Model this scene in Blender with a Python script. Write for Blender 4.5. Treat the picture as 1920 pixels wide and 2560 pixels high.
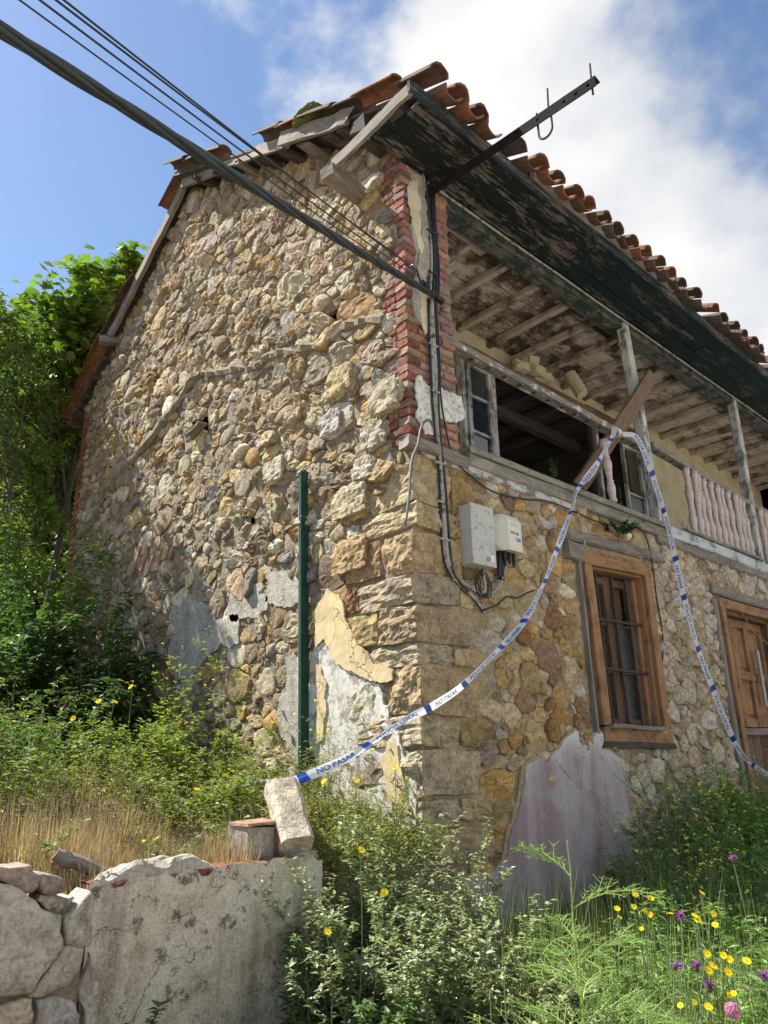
import bpy, math, random
import numpy as np
from mathutils import Vector as V, Matrix, noise
for o in list(bpy.data.objects): bpy.data.objects.remove(o)
random.seed(7); RNG = np.random.default_rng(7)
S = bpy.context.scene; COL = S.collection
R = math.radians; U = random.uniform

# ------------------------------------------------------------------ camera
CR = V((0.73353927, -0.67944225, -0.01668464)); CU = V((-0.19813628, -0.23726555, 0.95102422)); CB = V((-0.65012473, -0.69430778, -0.30866576))
CAM = V((-3.27641024, -3.22879791, 1.14))
cd = bpy.data.cameras.new('camera'); cd.sensor_fit = 'VERTICAL'; cd.sensor_height = 36; cd.lens = 26.0156
cd.clip_start = .05; cd.clip_end = 2000
cam = bpy.data.objects.new('camera', cd); COL.objects.link(cam)
M = Matrix((CR, CU, CB)).transposed().to_4x4(); M.translation = CAM; cam.matrix_world = M
S.camera = cam
# ------------------------------------------------------------------ sun, sky, exposure
SUN = V((-.32, .58, .84)).normalized()
ld = bpy.data.lights.new('sun', 'SUN'); ld.energy = 4.0; ld.angle = R(.53); ld.color = (1, .95, .86)
sun = bpy.data.objects.new('sun', ld); COL.objects.link(sun); sun.rotation_euler = SUN.to_track_quat('Z', 'Y').to_euler(); sun.location = (0, 0, 30)
w = bpy.data.worlds.new('World'); S.world = w; w.use_nodes = True
nt = w.node_tree; nt.nodes.clear()
def N(t, typ, **k):
    n = t.nodes.new(typ)
    for a, b in k.items(): setattr(n, a, b)
    return n
def L(t, a, b): t.links.new(a, b)
SKY_STRENGTH = .066
sky = N(nt, 'ShaderNodeTexSky', sky_type='NISHITA'); sky.sun_disc = False
sky.sun_elevation = math.asin(SUN.z); sky.sun_rotation = math.atan2(SUN.x, SUN.y); sky.air_density = 1.0; sky.dust_density = .35; sky.ozone_density = 3.0
tc = N(nt, 'ShaderNodeTexCoord')
mp = N(nt, 'ShaderNodeMapping'); mp.inputs['Scale'].default_value = (1.0, 1.0, 1.5); mp.inputs['Location'].default_value = (3.1, .4, .2)
L(nt, tc.outputs['Generated'], mp.inputs['Vector'])
n1 = N(nt, 'ShaderNodeTexNoise'); n1.inputs['Scale'].default_value = 2.6; n1.inputs['Detail'].default_value = 10; n1.inputs['Roughness'].default_value = .56; n1.inputs['Distortion'].default_value = .1
L(nt, mp.outputs[0], n1.inputs['Vector'])
dp = N(nt, 'ShaderNodeVectorMath', operation='DOT_PRODUCT'); dp.inputs[1].default_value = (.76, -.64, -.05)
L(nt, tc.outputs['Generated'], dp.inputs[0])
def math_node(t, op, a, b=None, clamp=False):
    n = N(t, 'ShaderNodeMath', operation=op); n.use_clamp = clamp
    for i, x in enumerate((a, b)):
        if x is None: continue
        if isinstance(x, (int, float)): n.inputs[i].default_value = x
        else: L(t, x, n.inputs[i])
    return n.outputs[0]
bank = math_node(nt, 'MULTIPLY', dp.outputs['Value'], .75)
bank = math_node(nt, 'MINIMUM', bank, .105)
bank = math_node(nt, 'MAXIMUM', bank, -.25)
msum = math_node(nt, 'ADD', n1.outputs['Fac'], bank)
mr = N(nt, 'ShaderNodeMapRange', interpolation_type='SMOOTHSTEP'); mr.inputs[1].default_value = .46; mr.inputs[2].default_value = .60
L(nt, msum, mr.inputs[0])
n2 = N(nt, 'ShaderNodeTexNoise'); n2.inputs['Scale'].default_value = 2.6; n2.inputs['Detail'].default_value = 5
L(nt, mp.outputs[0], n2.inputs['Vector'])
cr = N(nt, 'ShaderNodeValToRGB'); cr.color_ramp.elements[0].position = .38; cr.color_ramp.elements[0].color = (.52, .57, .66, 1); cr.color_ramp.elements[1].position = .60; cr.color_ramp.elements[1].color = (1, 1, 1, 1)
L(nt, n2.outputs['Fac'], cr.inputs['Fac'])
cs = N(nt, 'ShaderNodeVectorMath', operation='SCALE'); cs.inputs['Scale'].default_value = .345 / SKY_STRENGTH
L(nt, cr.outputs[0], cs.inputs[0])
mx = N(nt, 'ShaderNodeMix', data_type='RGBA')
L(nt, mr.outputs[0], mx.inputs['Factor']); L(nt, sky.outputs[0], mx.inputs['A']); L(nt, cs.outputs[0], mx.inputs['B'])
bg = N(nt, 'ShaderNodeBackground'); bg.inputs['Strength'].default_value = SKY_STRENGTH
L(nt, mx.outputs['Result'], bg.inputs['Color'])
wo = N(nt, 'ShaderNodeOutputWorld'); L(nt, bg.outputs[0], wo.inputs['Surface'])
vs = S.view_settings; vs.view_transform = 'Standard'; vs.look = 'None'; vs.gamma = 1; vs.exposure = 1.55
try: vs.use_curve_mapping = False
except Exception: pass
S.cycles.max_bounces = 8; S.cycles.diffuse_bounces = 4; S.cycles.transmission_bounces = 4; S.cycles.transparent_max_bounces = 8
S.cycles.use_denoising = True; S.cycles.sample_clamp_indirect = 6

# ------------------------------------------------------------------ helpers
KP = 1920 / 1659
def at(px, py, ax, val):
    """point of the plane (axis ax = val) seen at a place of the photograph"""
    x = px * KP - 960; y = 1280 - py * KP
    d = CR * x + CU * y - CB * 1850
    return CAM + d * ((val - CAM[ax]) / d[ax])
def tag(o, label=None, cat=None, group=None, kind=None):
    if label: o['label'] = label
    if cat: o['category'] = cat
    if group: o['group'] = group
    if kind: o['kind'] = kind
    return o
def thing(name, label, cat, loc=(0, 0, 0), group=None):
    o = bpy.data.objects.new(name, None); COL.objects.link(o); o.location = loc; o.empty_display_size = .1
    return tag(o, label, cat, group)
def origin(o):
    p = V((0, 0, 0))
    while o is not None: p = p + o.location; o = o.parent
    return p
def link(name, me, parent=None, loc=(0, 0, 0)):
    o = bpy.data.objects.new(name, me); COL.objects.link(o); o.location = loc
    if parent is not None: o.parent = parent
    return o
def npmesh(name, verts, faces_flat, counts, col=None, uv=None, mat=None, smooth=False):
    me = bpy.data.meshes.new(name)
    nv = len(verts); nl = len(faces_flat); nf = len(counts)
    me.vertices.add(nv); me.vertices.foreach_set('co', np.asarray(verts, np.float32).ravel())
    me.loops.add(nl); me.loops.foreach_set('vertex_index', np.asarray(faces_flat, np.int32))
    me.polygons.add(nf)
    counts = np.asarray(counts, np.int32); st = np.concatenate(([0], np.cumsum(counts)[:-1])).astype(np.int32)
    me.polygons.foreach_set('loop_start', st); me.polygons.foreach_set('loop_total', counts)
    me.polygons.foreach_set('use_smooth', np.full(nf, bool(smooth)))
    if col is not None:
        a = me.attributes.new('tint', 'FLOAT_COLOR', 'CORNER')
        c = np.ones((nl, 4), np.float32); c[:, :3] = np.repeat(np.asarray(col, np.float32), counts, axis=0)
        a.data.foreach_set('color', c.ravel())
    if uv is not None:
        l = me.uv_layers.new(name='UVMap'); l.data.foreach_set('uv', np.asarray(uv, np.float32).ravel())
    me.update(calc_edges=True)
    if mat: me.materials.append(mat)
    return me
class MB:
    def __init__(s): s.v = []; s.f = []; s.c = []; s.uv = []
    def add(s, vs, fs, col=(1, 1, 1), uvs=None):
        b = len(s.v); s.v += [tuple(x) for x in vs]
        for i, f in enumerate(fs):
            s.f.append([b + k for k in f]); s.c.append(col)
            s.uv.append(uvs[i] if uvs else [(s.v[b + k][0] + s.v[b + k][1], s.v[b + k][2]) for k in f])
        return s
    def box(s, lo, hi, col=(1, 1, 1), jit=0):
        x0, y0, z0 = lo; x1, y1, z1 = hi
        vs = [(x, y, z) for x in (x0, x1) for y in (y0, y1) for z in (z0, z1)]
        if jit: vs = [tuple(a + U(-jit, jit) for a in p) for p in vs]
        return s.add(vs, [(0, 1, 3, 2), (4, 6, 7, 5), (0, 4, 5, 1), (2, 3, 7, 6), (0, 2, 6, 4), (1, 5, 7, 3)], col)
    def bar(s, p0, p1, w, t, up=(0, 0, 1), seg=1, jit=0., b=.004, col=(1, 1, 1), taper=1., rag=0., uo=None):
        """board: w along the side axis, t along 'up'; chamfered, jittered, uv along the grain"""
        p0 = V(p0); p1 = V(p1); d = p1 - p0; ln = d.length; d.normalize()
        sx = d.cross(V(up));
        if sx.length < 1e-4: sx = d.cross(V((1, 0, 0)))
        sx.normalize(); uz = sx.cross(d).normalized()
        prof = [(w/2-b, t/2), (w/2, t/2-b), (w/2, -t/2+b), (w/2-b, -t/2), (-w/2+b, -t/2), (-w/2, -t/2+b), (-w/2, t/2-b), (-w/2+b, t/2)]
        pu = [0, b, t-b, t, t+w-2*b, t+w, w+2*t-2*b, w+2*t]
        uo = U(0, 50) if uo is None else uo
        vs = []; fs = []; uvs = []
        for i in range(seg + 1):
            q = i / seg; k = 1 + (taper - 1) * q
            jx, jz = U(-jit, jit), U(-jit, jit)
            for a, (x, z) in enumerate(prof):
                e = U(-rag, rag) if i in (0, seg) else 0
                vs.append(p0 + d * (ln * q + e) + sx * (x * k + jx + U(-jit, jit) * .4) + uz * (z * k + jz + U(-jit, jit) * .4))
        for i in range(seg):
            for a in range(8):
                c = (a + 1) % 8; v0 = pu[a]; v1 = pu[c] if c else 2 * w + 2 * t
                fs.append((i*8+a, i*8+c, (i+1)*8+c, (i+1)*8+a))
                u0 = uo + ln * i / seg; u1 = uo + ln * (i+1) / seg
                uvs.append([(u0, v0+uo), (u0, v1+uo), (u1, v1+uo), (u1, v0+uo)])
        fs.append(tuple(range(7, -1, -1))); uvs.append([(uo + .01 * prof[a][0], uo + prof[a][1]) for a in range(7, -1, -1)])
        fs.append(tuple(seg*8+a for a in range(8))); uvs.append([(uo + .01 * prof[a][0], uo + prof[a][1]) for a in range(8)])
        return s.add(vs, fs, col, uvs)
    def tube(s, pts, r, n=8, col=(1, 1, 1), cap=True):
        pts = [V(p) for p in pts]; m = len(pts)
        rr = r if isinstance(r, (list, tuple)) else [r] * m
        vs = []; fs = []; uvs = []; up = None; ln = 0
        for i, p in enumerate(pts):
            d = (pts[min(i+1, m-1)] - pts[max(i-1, 0)]).normalized()
            if up is None: up = d.orthogonal().normalized()
            else:
                up = up - d * up.dot(d)
                up = up.normalized() if up.length > 1e-5 else d.orthogonal().normalized()
            sd = d.cross(up)
            for a in range(n):
                t = 2 * math.pi * a / n; vs.append(p + (up * math.cos(t) + sd * math.sin(t)) * rr[i])
        for i in range(m - 1):
            l2 = ln + (pts[i+1] - pts[i]).length
            for a in range(n):
                c = (a + 1) % n; fs.append((i*n+a, i*n+c, (i+1)*n+c, (i+1)*n+a))
                uvs.append([(ln, a/n), (ln, (a+1)/n), (l2, (a+1)/n), (l2, a/n)])
            ln = l2
        if cap:
            fs.append(tuple(range(n-1, -1, -1))); uvs.append([(0, 0)] * n); fs.append(tuple((m-1)*n+a for a in range(n))); uvs.append([(ln, 0)] * n)
        return s.add(vs, fs, col, uvs)
    def lathe(s, base, prof, n=10, axis=(0, 0, 1), col=(1, 1, 1)):
        ax = V(axis).normalized(); a = ax.orthogonal().normalized(); b = ax.cross(a); base = V(base)
        vs = [base + ax * h + (a * math.cos(2*math.pi*k/n) + b * math.sin(2*math.pi*k/n)) * r for r, h in prof for k in range(n)]
        fs = [(i*n+k, i*n+(k+1) % n, (i+1)*n+(k+1) % n, (i+1)*n+k) for i in range(len(prof)-1) for k in range(n)]
        fs += [tuple(range(n-1, -1, -1)), tuple((len(prof)-1)*n+k for k in range(n))]
        return s.add(vs, fs, col)
    def slab(s, poly, off, col=(1, 1, 1)):
        """polygon (3-D points) extruded by vector off"""
        n = len(poly); off = V(off); a = [V(p) for p in poly]; b = [p + off for p in a]
        return s.add(a + b, [tuple(range(n-1, -1, -1)), tuple(range(n, 2*n))] + [(i, (i+1) % n, n+(i+1) % n, n+i) for i in range(n)], col)
    def mesh(s, name, mat=None, smooth=False, off=(0, 0, 0)):
        v = np.array(s.v, np.float32).reshape(-1, 3) - np.array(off, np.float32)
        return npmesh(name, v, [k for f in s.f for k in f], [len(f) for f in s.f], s.c, [p for u in s.uv for p in u], mat, smooth)
    def build(s, name, mat, parent=None, smooth=False, label=None, cat=None, group=None, kind=None):
        og = origin(parent)
        if parent is None and s.v: og = V(np.array(s.v).mean(0)); og.z = min(p[2] for p in s.v)
        o = link(name, s.mesh(name, mat, smooth, og), parent, og if parent is None else (0, 0, 0))
        return tag(o, label, cat, group, kind)
def ragged(poly, amp, it=3):
    p = [V(q) for q in poly]
    for k in range(it):
        q = []
        for i in range(len(p)):
            a, b = p[i], p[(i+1) % len(p)]; d = b - a; m = (a + b) / 2
            q += [a, m + V((-d.y, d.x)) * U(-amp, amp)]
        p = q
    return p
def inside(poly, x, y):
    c = False; n = len(poly); j = n - 1
    for i in range(n):
        if (poly[i][1] > y) != (poly[j][1] > y) and x < (poly[j][0]-poly[i][0])*(y-poly[i][1])/(poly[j][1]-poly[i][1])+poly[i][0]: c = not c
        j = i
    return c
def smooth_line(pts, step=.05):
    P = [V(p) for p in pts]; out = []
    for i in range(len(P)-1):
        p0 = P[max(i-1, 0)]; p1 = P[i]; p2 = P[i+1]; p3 = P[min(i+2, len(P)-1)]
        n = max(2, int((p2-p1).length/step))
        for k in range(n):
            t = k/n; out.append(.5*((2*p1)+(p2-p0)*t+(2*p0-5*p1+4*p2-p3)*t*t+(3*p1-p0-3*p2+p3)*t**3))
    out.append(P[-1]); return out

# ------------------------------------------------------------------ materials
def material(name):
    m = bpy.data.materials.new(name); m.use_nodes = True; t = m.node_tree
    return m, t, t.nodes['Principled BSDF']
def noise_node(t, vec, scale, detail=4, rough=.6, stretch=None, dist=0):
    if stretch:
        mp = N(t, 'ShaderNodeMapping'); mp.inputs['Scale'].default_value = stretch; L(t, vec, mp.inputs[0]); vec = mp.outputs[0]
    n = N(t, 'ShaderNodeTexNoise'); n.inputs['Scale'].default_value = scale; n.inputs['Detail'].default_value = detail; n.inputs['Roughness'].default_value = rough; n.inputs['Distortion'].default_value = dist
    L(t, vec, n.inputs['Vector']); return n.outputs['Fac']
def ramp(t, fac, stops):
    n = N(t, 'ShaderNodeValToRGB'); e = n.color_ramp.elements
    while len(e) < len(stops): e.new(.5)
    for k, (p, c) in zip(e, stops): k.position = p; k.color = (*c, 1) if not isinstance(c, (int, float)) else (c, c, c, 1)
    L(t, fac, n.inputs[0]); return n.outputs[0]
def mix(t, fac, a, b, blend='MIX'):
    n = N(t, 'ShaderNodeMix', data_type='RGBA', blend_type=blend)
    for s, x in (('Factor', fac), ('A', a), ('B', b)):
        i = n.inputs[s] if s == 'Factor' else [k for k in n.inputs if k.name == s and k.type == 'RGBA'][0]
        if isinstance(x, (int, float)): i.default_value = x
        elif isinstance(x, tuple): i.default_value = (*x, 1)
        else: L(t, x, i)
    return [k for k in n.outputs if k.type == 'RGBA'][0]
def bump(t, p, h, strength, dist=.01, prev=None):
    n = N(t, 'ShaderNodeBump'); n.inputs['Strength'].default_value = strength; n.inputs['Distance'].default_value = dist
    L(t, h, n.inputs['Height'])
    if prev is not None: L(t, prev, n.inputs['Normal'])
    L(t, n.outputs[0], p.inputs['Normal']); return n.outputs[0]
def objco(t): return N(t, 'ShaderNodeTexCoord').outputs['Object']
def uvco(t): return N(t, 'ShaderNodeTexCoord').outputs['UV']
def tint(t): return N(t, 'ShaderNodeAttribute', attribute_name='tint').outputs['Color']
def rocky(name, base=None, spots=((.5, .48, .42), .62), dark=.55, s1=9, s2=60, bs=.6, rough=.92, rust=None):
    """stone-like: tint (or a base colour) with blotches, pale crusts, fine grain"""
    m, t, p = material(name); v = objco(t); p.inputs['Roughness'].default_value = rough; p.inputs['Specular IOR Level'].default_value = .25
    c = tint(t) if base is None else base
    a = noise_node(t, v, s1, 5, .65); b = noise_node(t, v, s2, 4, .7); g = noise_node(t, v, s1 * 2.7, 6, .7)
    c = mix(t, 1, c, ramp(t, a, [(.3, dark), (.5, 1.05), (.75, 1.3)]), 'MULTIPLY')
    c = mix(t, ramp(t, g, [(spots[1], 0), (spots[1] + .1, .55)]), c, spots[0])
    if rust: c = mix(t, ramp(t, noise_node(t, v, rust[0], 6, .7, None, .5), [(rust[1], 0), (rust[1] + .16, rust[2])]), c, (.235, .13, .055))
    md = noise_node(t, v, s1 * 5, 5, .75, None, .6); c = mix(t, 1, c, ramp(t, md, [(.3, .62), (.5, 1.0), (.7, 1.22)]), 'MULTIPLY')
    c = mix(t, 1, c, ramp(t, b, [(.3, .66), (.6, 1.12)]), 'MULTIPLY')
    L(t, c, p.inputs['Base Color'])
    n = bump(t, p, b, bs, .006); bump(t, p, g, bs, .02, n); return m
def woody(name, c1, c2, paint=None, amount=.5, rough=.85, dirt=None, scale=1., pst=(1, 1, 1)):
    """grey grained wood along u; optional flaking paint"""
    m, t, p = material(name); v = uvco(t); o = objco(t); p.inputs['Roughness'].default_value = rough; p.inputs['Specular IOR Level'].default_value = .2
    g = noise_node(t, v, 6 * scale, 6, .65, (1.2, 22, 1)); k = noise_node(t, v, 3, 3, .6, (.8, 4, 1)); fine = noise_node(t, v, 14, 4, .7, (1.5, 30, 1))
    c = ramp(t, g, [(.3, c1), (.68, c2)])
    c = mix(t, 1, c, ramp(t, k, [(.3, .6), (.7, 1.15)]), 'MULTIPLY')
    crack = ramp(t, fine, [(.34, .35), (.42, 1)]); c = mix(t, 1, c, crack, 'MULTIPLY')
    h = g
    if paint:
        f = noise_node(t, o, 5, 8, .72, pst); f2 = noise_node(t, v, 7, 6, .7, (1, 6, 1))
        s = math_node(t, 'ADD', math_node(t, 'MULTIPLY', f, .6), math_node(t, 'MULTIPLY', f2, .4))
        q = ramp(t, s, [(1 - amount - .02 - .0, 0), (1 - amount + .02, 1)])
        pc = mix(t, 1, paint, ramp(t, k, [(.25, .75), (.7, 1.1)]), 'MULTIPLY')
        c = mix(t, q, c, pc); h = math_node(t, 'ADD', math_node(t, 'MULTIPLY', g, .35), q)
    if dirt:
        d = noise_node(t, o, dirt[1], 6, .65); c = mix(t, ramp(t, d, [(dirt[2], 0), (dirt[2] + .12, .9)]), c, dirt[0])
    L(t, c, p.inputs['Base Color']); bump(t, p, h, .6, .006); return m
def plain(name, col, rough=.6, var=.25, sc=12, metal=0, bs=.15, spec=.4, dirt=None, crack=None):
    m, t, p = material(name); v = objco(t); p.inputs['Roughness'].default_value = rough; p.inputs['Metallic'].default_value = metal; p.inputs['Specular IOR Level'].default_value = spec
    a = noise_node(t, v, sc, 6, .65)
    c = mix(t, 1, col, ramp(t, a, [(.3, 1 - var), (.7, 1 + var * .5)]), 'MULTIPLY')
    if dirt:
        d = noise_node(t, v, dirt[1], 8, .7); c = mix(t, ramp(t, d, [(dirt[2], 0), (dirt[2] + .07, dirt[3])]), c, dirt[0])
    h = a
    if crack:
        vo = N(t, 'ShaderNodeTexVoronoi', feature='DISTANCE_TO_EDGE'); vo.inputs['Scale'].default_value = crack[0]
        wp = N(t, 'ShaderNodeTexNoise'); wp.inputs['Scale'].default_value = crack[0] * 1.5; wp.inputs['Detail'].default_value = 5; L(t, v, wp.inputs['Vector'])
        ad = N(t, 'ShaderNodeMix', data_type='RGBA', blend_type='ADD'); ad.inputs['Factor'].default_value = .35
        ca = [k for k in ad.inputs if k.type == 'RGBA']; L(t, v, ca[0]); L(t, wp.outputs['Color'], ca[1]); L(t, [k for k in ad.outputs if k.type == 'RGBA'][0], vo.inputs['Vector'])
        k = ramp(t, vo.outputs['Distance'], [(.0, 0), (crack[1], 1)]); c = mix(t, k, (.16, .13, .10), c); h = math_node(t, 'ADD', math_node(t, 'MULTIPLY', a, .6), k)
    L(t, c, p.inputs['Base Color']); bump(t, p, h, bs, .01); return m
def leafy(name, trans=.4, rough=.5, spec=.35):
    m, t, p = material(name); c = tint(t); v = objco(t)
    a = noise_node(t, v, 25, 2); c2 = mix(t, 1, c, ramp(t, a, [(.3, .75), (.7, 1.2)]), 'MULTIPLY')
    L(t, c2, p.inputs['Base Color']); p.inputs['Roughness'].default_value = rough; p.inputs['Specular IOR Level'].default_value = spec
    tr = N(t, 'ShaderNodeBsdfTranslucent'); L(t, mix(t, 1, c2, (1.25, 1.4, .55), 'MULTIPLY'), tr.inputs[0])
    ms = N(t, 'ShaderNodeMixShader'); ms.inputs[0].default_value = trans
    L(t, p.outputs[0], ms.inputs[1]); L(t, tr.outputs[0], ms.inputs[2]); L(t, ms.outputs[0], t.nodes['Material Output'].inputs[0]); return m
MT = {}
MT['stone'] = rocky('rubble_stone', spots=((.50, .455, .37), .6), dark=.5, bs=.95, rust=(3.2, .55, .5))
MT['stone_front'] = rocky('ochre_wall_stone', spots=((.52, .43, .29), .6), s1=6, dark=.45, bs=.95, rust=(5, .50, .5))
MT['mortar'] = rocky('grey_lime_mortar', (.235, .19, .13), spots=((.40, .36, .29), .64), dark=.6, s1=6, s2=45, bs=.9)
MT['mortar_front'] = rocky('buff_mortar', (.37, .285, .165), spots=((.5, .46, .38), .62), dark=.6, s1=5, s2=45, bs=.9)
MT['brick'] = rocky('old_brick', spots=((.34, .29, .24), .56), s1=11, s2=80, dark=.45, bs=.9)
MT['tile'] = rocky('clay_roof_tile', spots=((.11, .10, .075), .52), s1=7, s2=50, dark=.5, bs=.4)
MT['moss'] = rocky('moss', (.17, .19, .05), spots=((.3, .27, .06), .6), s1=30, s2=90, bs=1)
MT['wood'] = woody('grey_weathered_wood', (.13, .105, .08), (.36, .32, .27))
MT['wood_dark'] = woody('sooty_dark_wood', (.035, .03, .026), (.13, .11, .09))
MT['wood_brown'] = woody('brown_plank_wood', (.12, .075, .045), (.30, .21, .135))
MT['wood_pink'] = woody('pale_pine_wood', (.42, .28, .2), (.58, .42, .32))
MT['green_soffit'] = woody('flaking_dark_green_board', (.03, .028, .026), (.2, .18, .15), (.011, .024, .023), .55, pst=(.3, 1.7, 1))
MT['black_soffit'] = woody('scorched_black_board', (.03, .026, .023), (.27, .235, .19), (.014, .017, .016), .53, pst=(.3, 1.5, 1))
MT['green_soffit2'] = woody('bottle_green_board', (.03, .03, .028), (.15, .14, .12), (.012, .030, .027), .55, pst=(.3, 1.7, 1))
MT['fascia'] = woody('blue_green_fascia', (.06, .055, .05), (.25, .22, .19), (.026, .044, .047), .53, pst=(.35, 1, 1.5))
MT['beam'] = woody('green_grey_beam', (.05, .045, .038), (.24, .22, .18), (.035, .055, .045), .5)
MT['white_wood'] = woody('flaking_white_paint_wood', (.13, .11, .09), (.32, .29, .25), (.52, .51, .47), .52)
MT['rail'] = woody('rail_paint_mostly_gone', (.12, .105, .085), (.33, .30, .25), (.68, .67, .63), .46)
MT['moulding'] = woody('grey_green_moulding', (.16, .14, .11), (.34, .31, .25), (.30, .28, .22), .5, dirt=((.12, .10, .075), 5, .58))
MT['blue_white'] = woody('pale_blue_flaking_beam', (.16, .14, .12), (.36, .33, .28), (.5, .54, .53), .55)
MT['orange_wood'] = woody('orange_brown_paint', (.16, .09, .05), (.33, .2, .11), (.34, .185, .09), .54, dirt=((.13, .085, .05), 6, .6))
MT['brown_wood'] = woody('bare_brown_window_wood', (.08, .045, .028), (.22, .13, .075), (.28, .14, .06), .40)
MT['ceiling'] = woody('stained_cream_board', (.30, .24, .17), (.46, .38, .29), (.58, .51, .40), .54, dirt=((.085, .052, .033), 2.8, .50))
MT['ceiling_rot'] = woody('rotting_brown_board', (.20, .14, .09), (.40, .32, .23), (.54, .47, .36), .50, dirt=((.06, .036, .022), 3.2, .44))
MT['joist'] = woody('stained_joist', (.16, .12, .085), (.36, .29, .21), (.48, .41, .31), .56, dirt=((.085, .052, .033), 2.3, .51))
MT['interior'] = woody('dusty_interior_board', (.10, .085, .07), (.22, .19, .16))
MT['yellow_wall'] = plain('stained_cream_plaster', (.58, .50, .32), .9, .25, 4, dirt=((.3, .24, .15), 3, .6, .7))
MT['white_plaster'] = plain('flaking_white_plaster', (.70, .68, .61), .85, .3, 14, bs=.8, dirt=((.36, .32, .26), 16, .6, .8), crack=(9, .02))
MT['cream_plaster'] = plain('cream_plaster', (.62, .54, .36), .9, .2, 7, dirt=((.33, .29, .22), 9, .6, .7))
MT['yellow_plaster'] = plain('yellow_plaster', (.60, .47, .25), .9, .3, 9, bs=.8, dirt=((.40, .34, .26), 13, .58, .7), crack=(3.2, .012))
MT['grey_plaster'] = rocky('grey_cement_render', (.38, .345, .285), spots=((.55, .53, .48), .62), dark=.7, s1=5, s2=70, bs=.9)
MT['mottled_plaster'] = plain('mottled_white_plaster', (.60, .57, .50), .9, .25, 9, bs=.6, dirt=((.27, .24, .2), 12, .52, .9), crack=(5, .014))
MT['glass'] = plain('dirty_window_glass', (.045, .055, .055), .25, .5, 5, bs=.05, spec=.6, dirt=((.16, .17, .15), 6, .6, .6))
MT['blue_glass'] = plain('sky_reflecting_glass', (.02, .025, .04), .04, .2, 5, bs=.02, spec=1.)
MT['iron'] = plain('black_rusty_iron', (.05, .042, .038), .7, .5, 40, bs=.6, dirt=((.2, .17, .15), 60, .6, .6))
MT['rust'] = plain('dark_rust_iron', (.02, .014, .012), .9, .5, 20, spec=.1, bs=.5, dirt=((.04, .02, .014), 30, .62, .6))
MT['cable'] = plain('black_cable', (.018, .02, .02), .45, .2, 8)
MT['cable_green'] = plain('thick_dark_cable', (.022, .030, .027), .5, .3, 8)
MT['grey_hose'] = plain('grey_hose', (.13, .13, .125), .6, .3, 20)
MT['cable_paint'] = plain('whitewashed_cable', (.36, .34, .30), .7, .3, 40, dirt=((.04, .04, .04), 22, .52, .95))
MT['zinc'] = plain('dull_zinc', (.35, .35, .34), .5, .3, 30, metal=.6)
MT['green_metal'] = plain('green_painted_steel', (.013, .062, .042), .45, .4, 10, bs=.2, dirt=((.45, .5, .47), 26, .66, .8))
MT['cabinet'] = plain('mouldy_grey_polyester', (.50, .49, .45), .7, .15, 10, dirt=((.10, .10, .09), 30, .56, .8))
MT['cabinet_side'] = plain('grey_polyester', (.50, .49, .45), .7, .15, 10, dirt=((.3, .29, .27), 25, .6, .5))
MT['meter'] = plain('yellowed_cream_plastic', (.68, .65, .53), .5, .1, 10, dirt=((.4, .37, .3), 25, .64, .5))
MT['sticker'] = plain('white_sticker', (.7, .71, .72), .5, .05)
MT['ink'] = plain('navy_print', (.02, .05, .2), .5, .1)
MT['ink_grey'] = plain('faded_print', (.45, .46, .45), .6, .1)
MT['ink_brown'] = plain('brown_print', (.35, .24, .08), .6, .1)
MT['baluster'] = woody('pinkish_cream_baluster', (.14, .09, .07), (.3, .2, .16), (.60, .50, .44), .62)
MT['slab_stone'] = rocky('cut_stone_block', spots=((.56, .51, .42), .58), s1=7, s2=55, dark=.5, bs=.9)
MT['clump'] = leafy('leaf', .38)
MT['leaf_gloss'] = leafy('pale_leaf', .25, .35, .5)
MT['petal'] = leafy('petal', .35, .6, .2)
MT['stem'] = leafy('stem', .05, .6)
MT['bark'] = woody('bark', (.06, .05, .04), (.2, .17, .14))
MT['soil'] = rocky('dry_soil', (.17, .125, .08), spots=((.28, .23, .15), .6), s1=4, s2=40, bs=1)
MT['bounce_paving'] = rocky('pale_bounce_concrete', (.50, .48, .45), spots=((.55, .53, .5), .62), dark=.88, s1=2, s2=60, bs=.3)  # paleness set for the sunlight it bounces back
def mat_tape():
    m, t, p = material('white_plastic_tape'); p.inputs['Base Color'].default_value = (.80, .81, .83, 1); p.inputs['Roughness'].default_value = .3
    tr = N(t, 'ShaderNodeBsdfTranslucent'); tr.inputs[0].default_value = (.8, .82, .85, 1)
    ms = N(t, 'ShaderNodeMixShader'); ms.inputs[0].default_value = .35
    bump(t, p, noise_node(t, objco(t), 30, 3, .5), .4, .01)
    L(t, p.outputs[0], ms.inputs[1]); L(t, tr.outputs[0], ms.inputs[2]); L(t, ms.outputs[0], t.nodes['Material Output'].inputs[0]); return m
MT['tape'] = mat_tape()
MT['tape_ink'] = plain('blue_tape_print', (.015, .06, .33), .4, .1)
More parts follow.
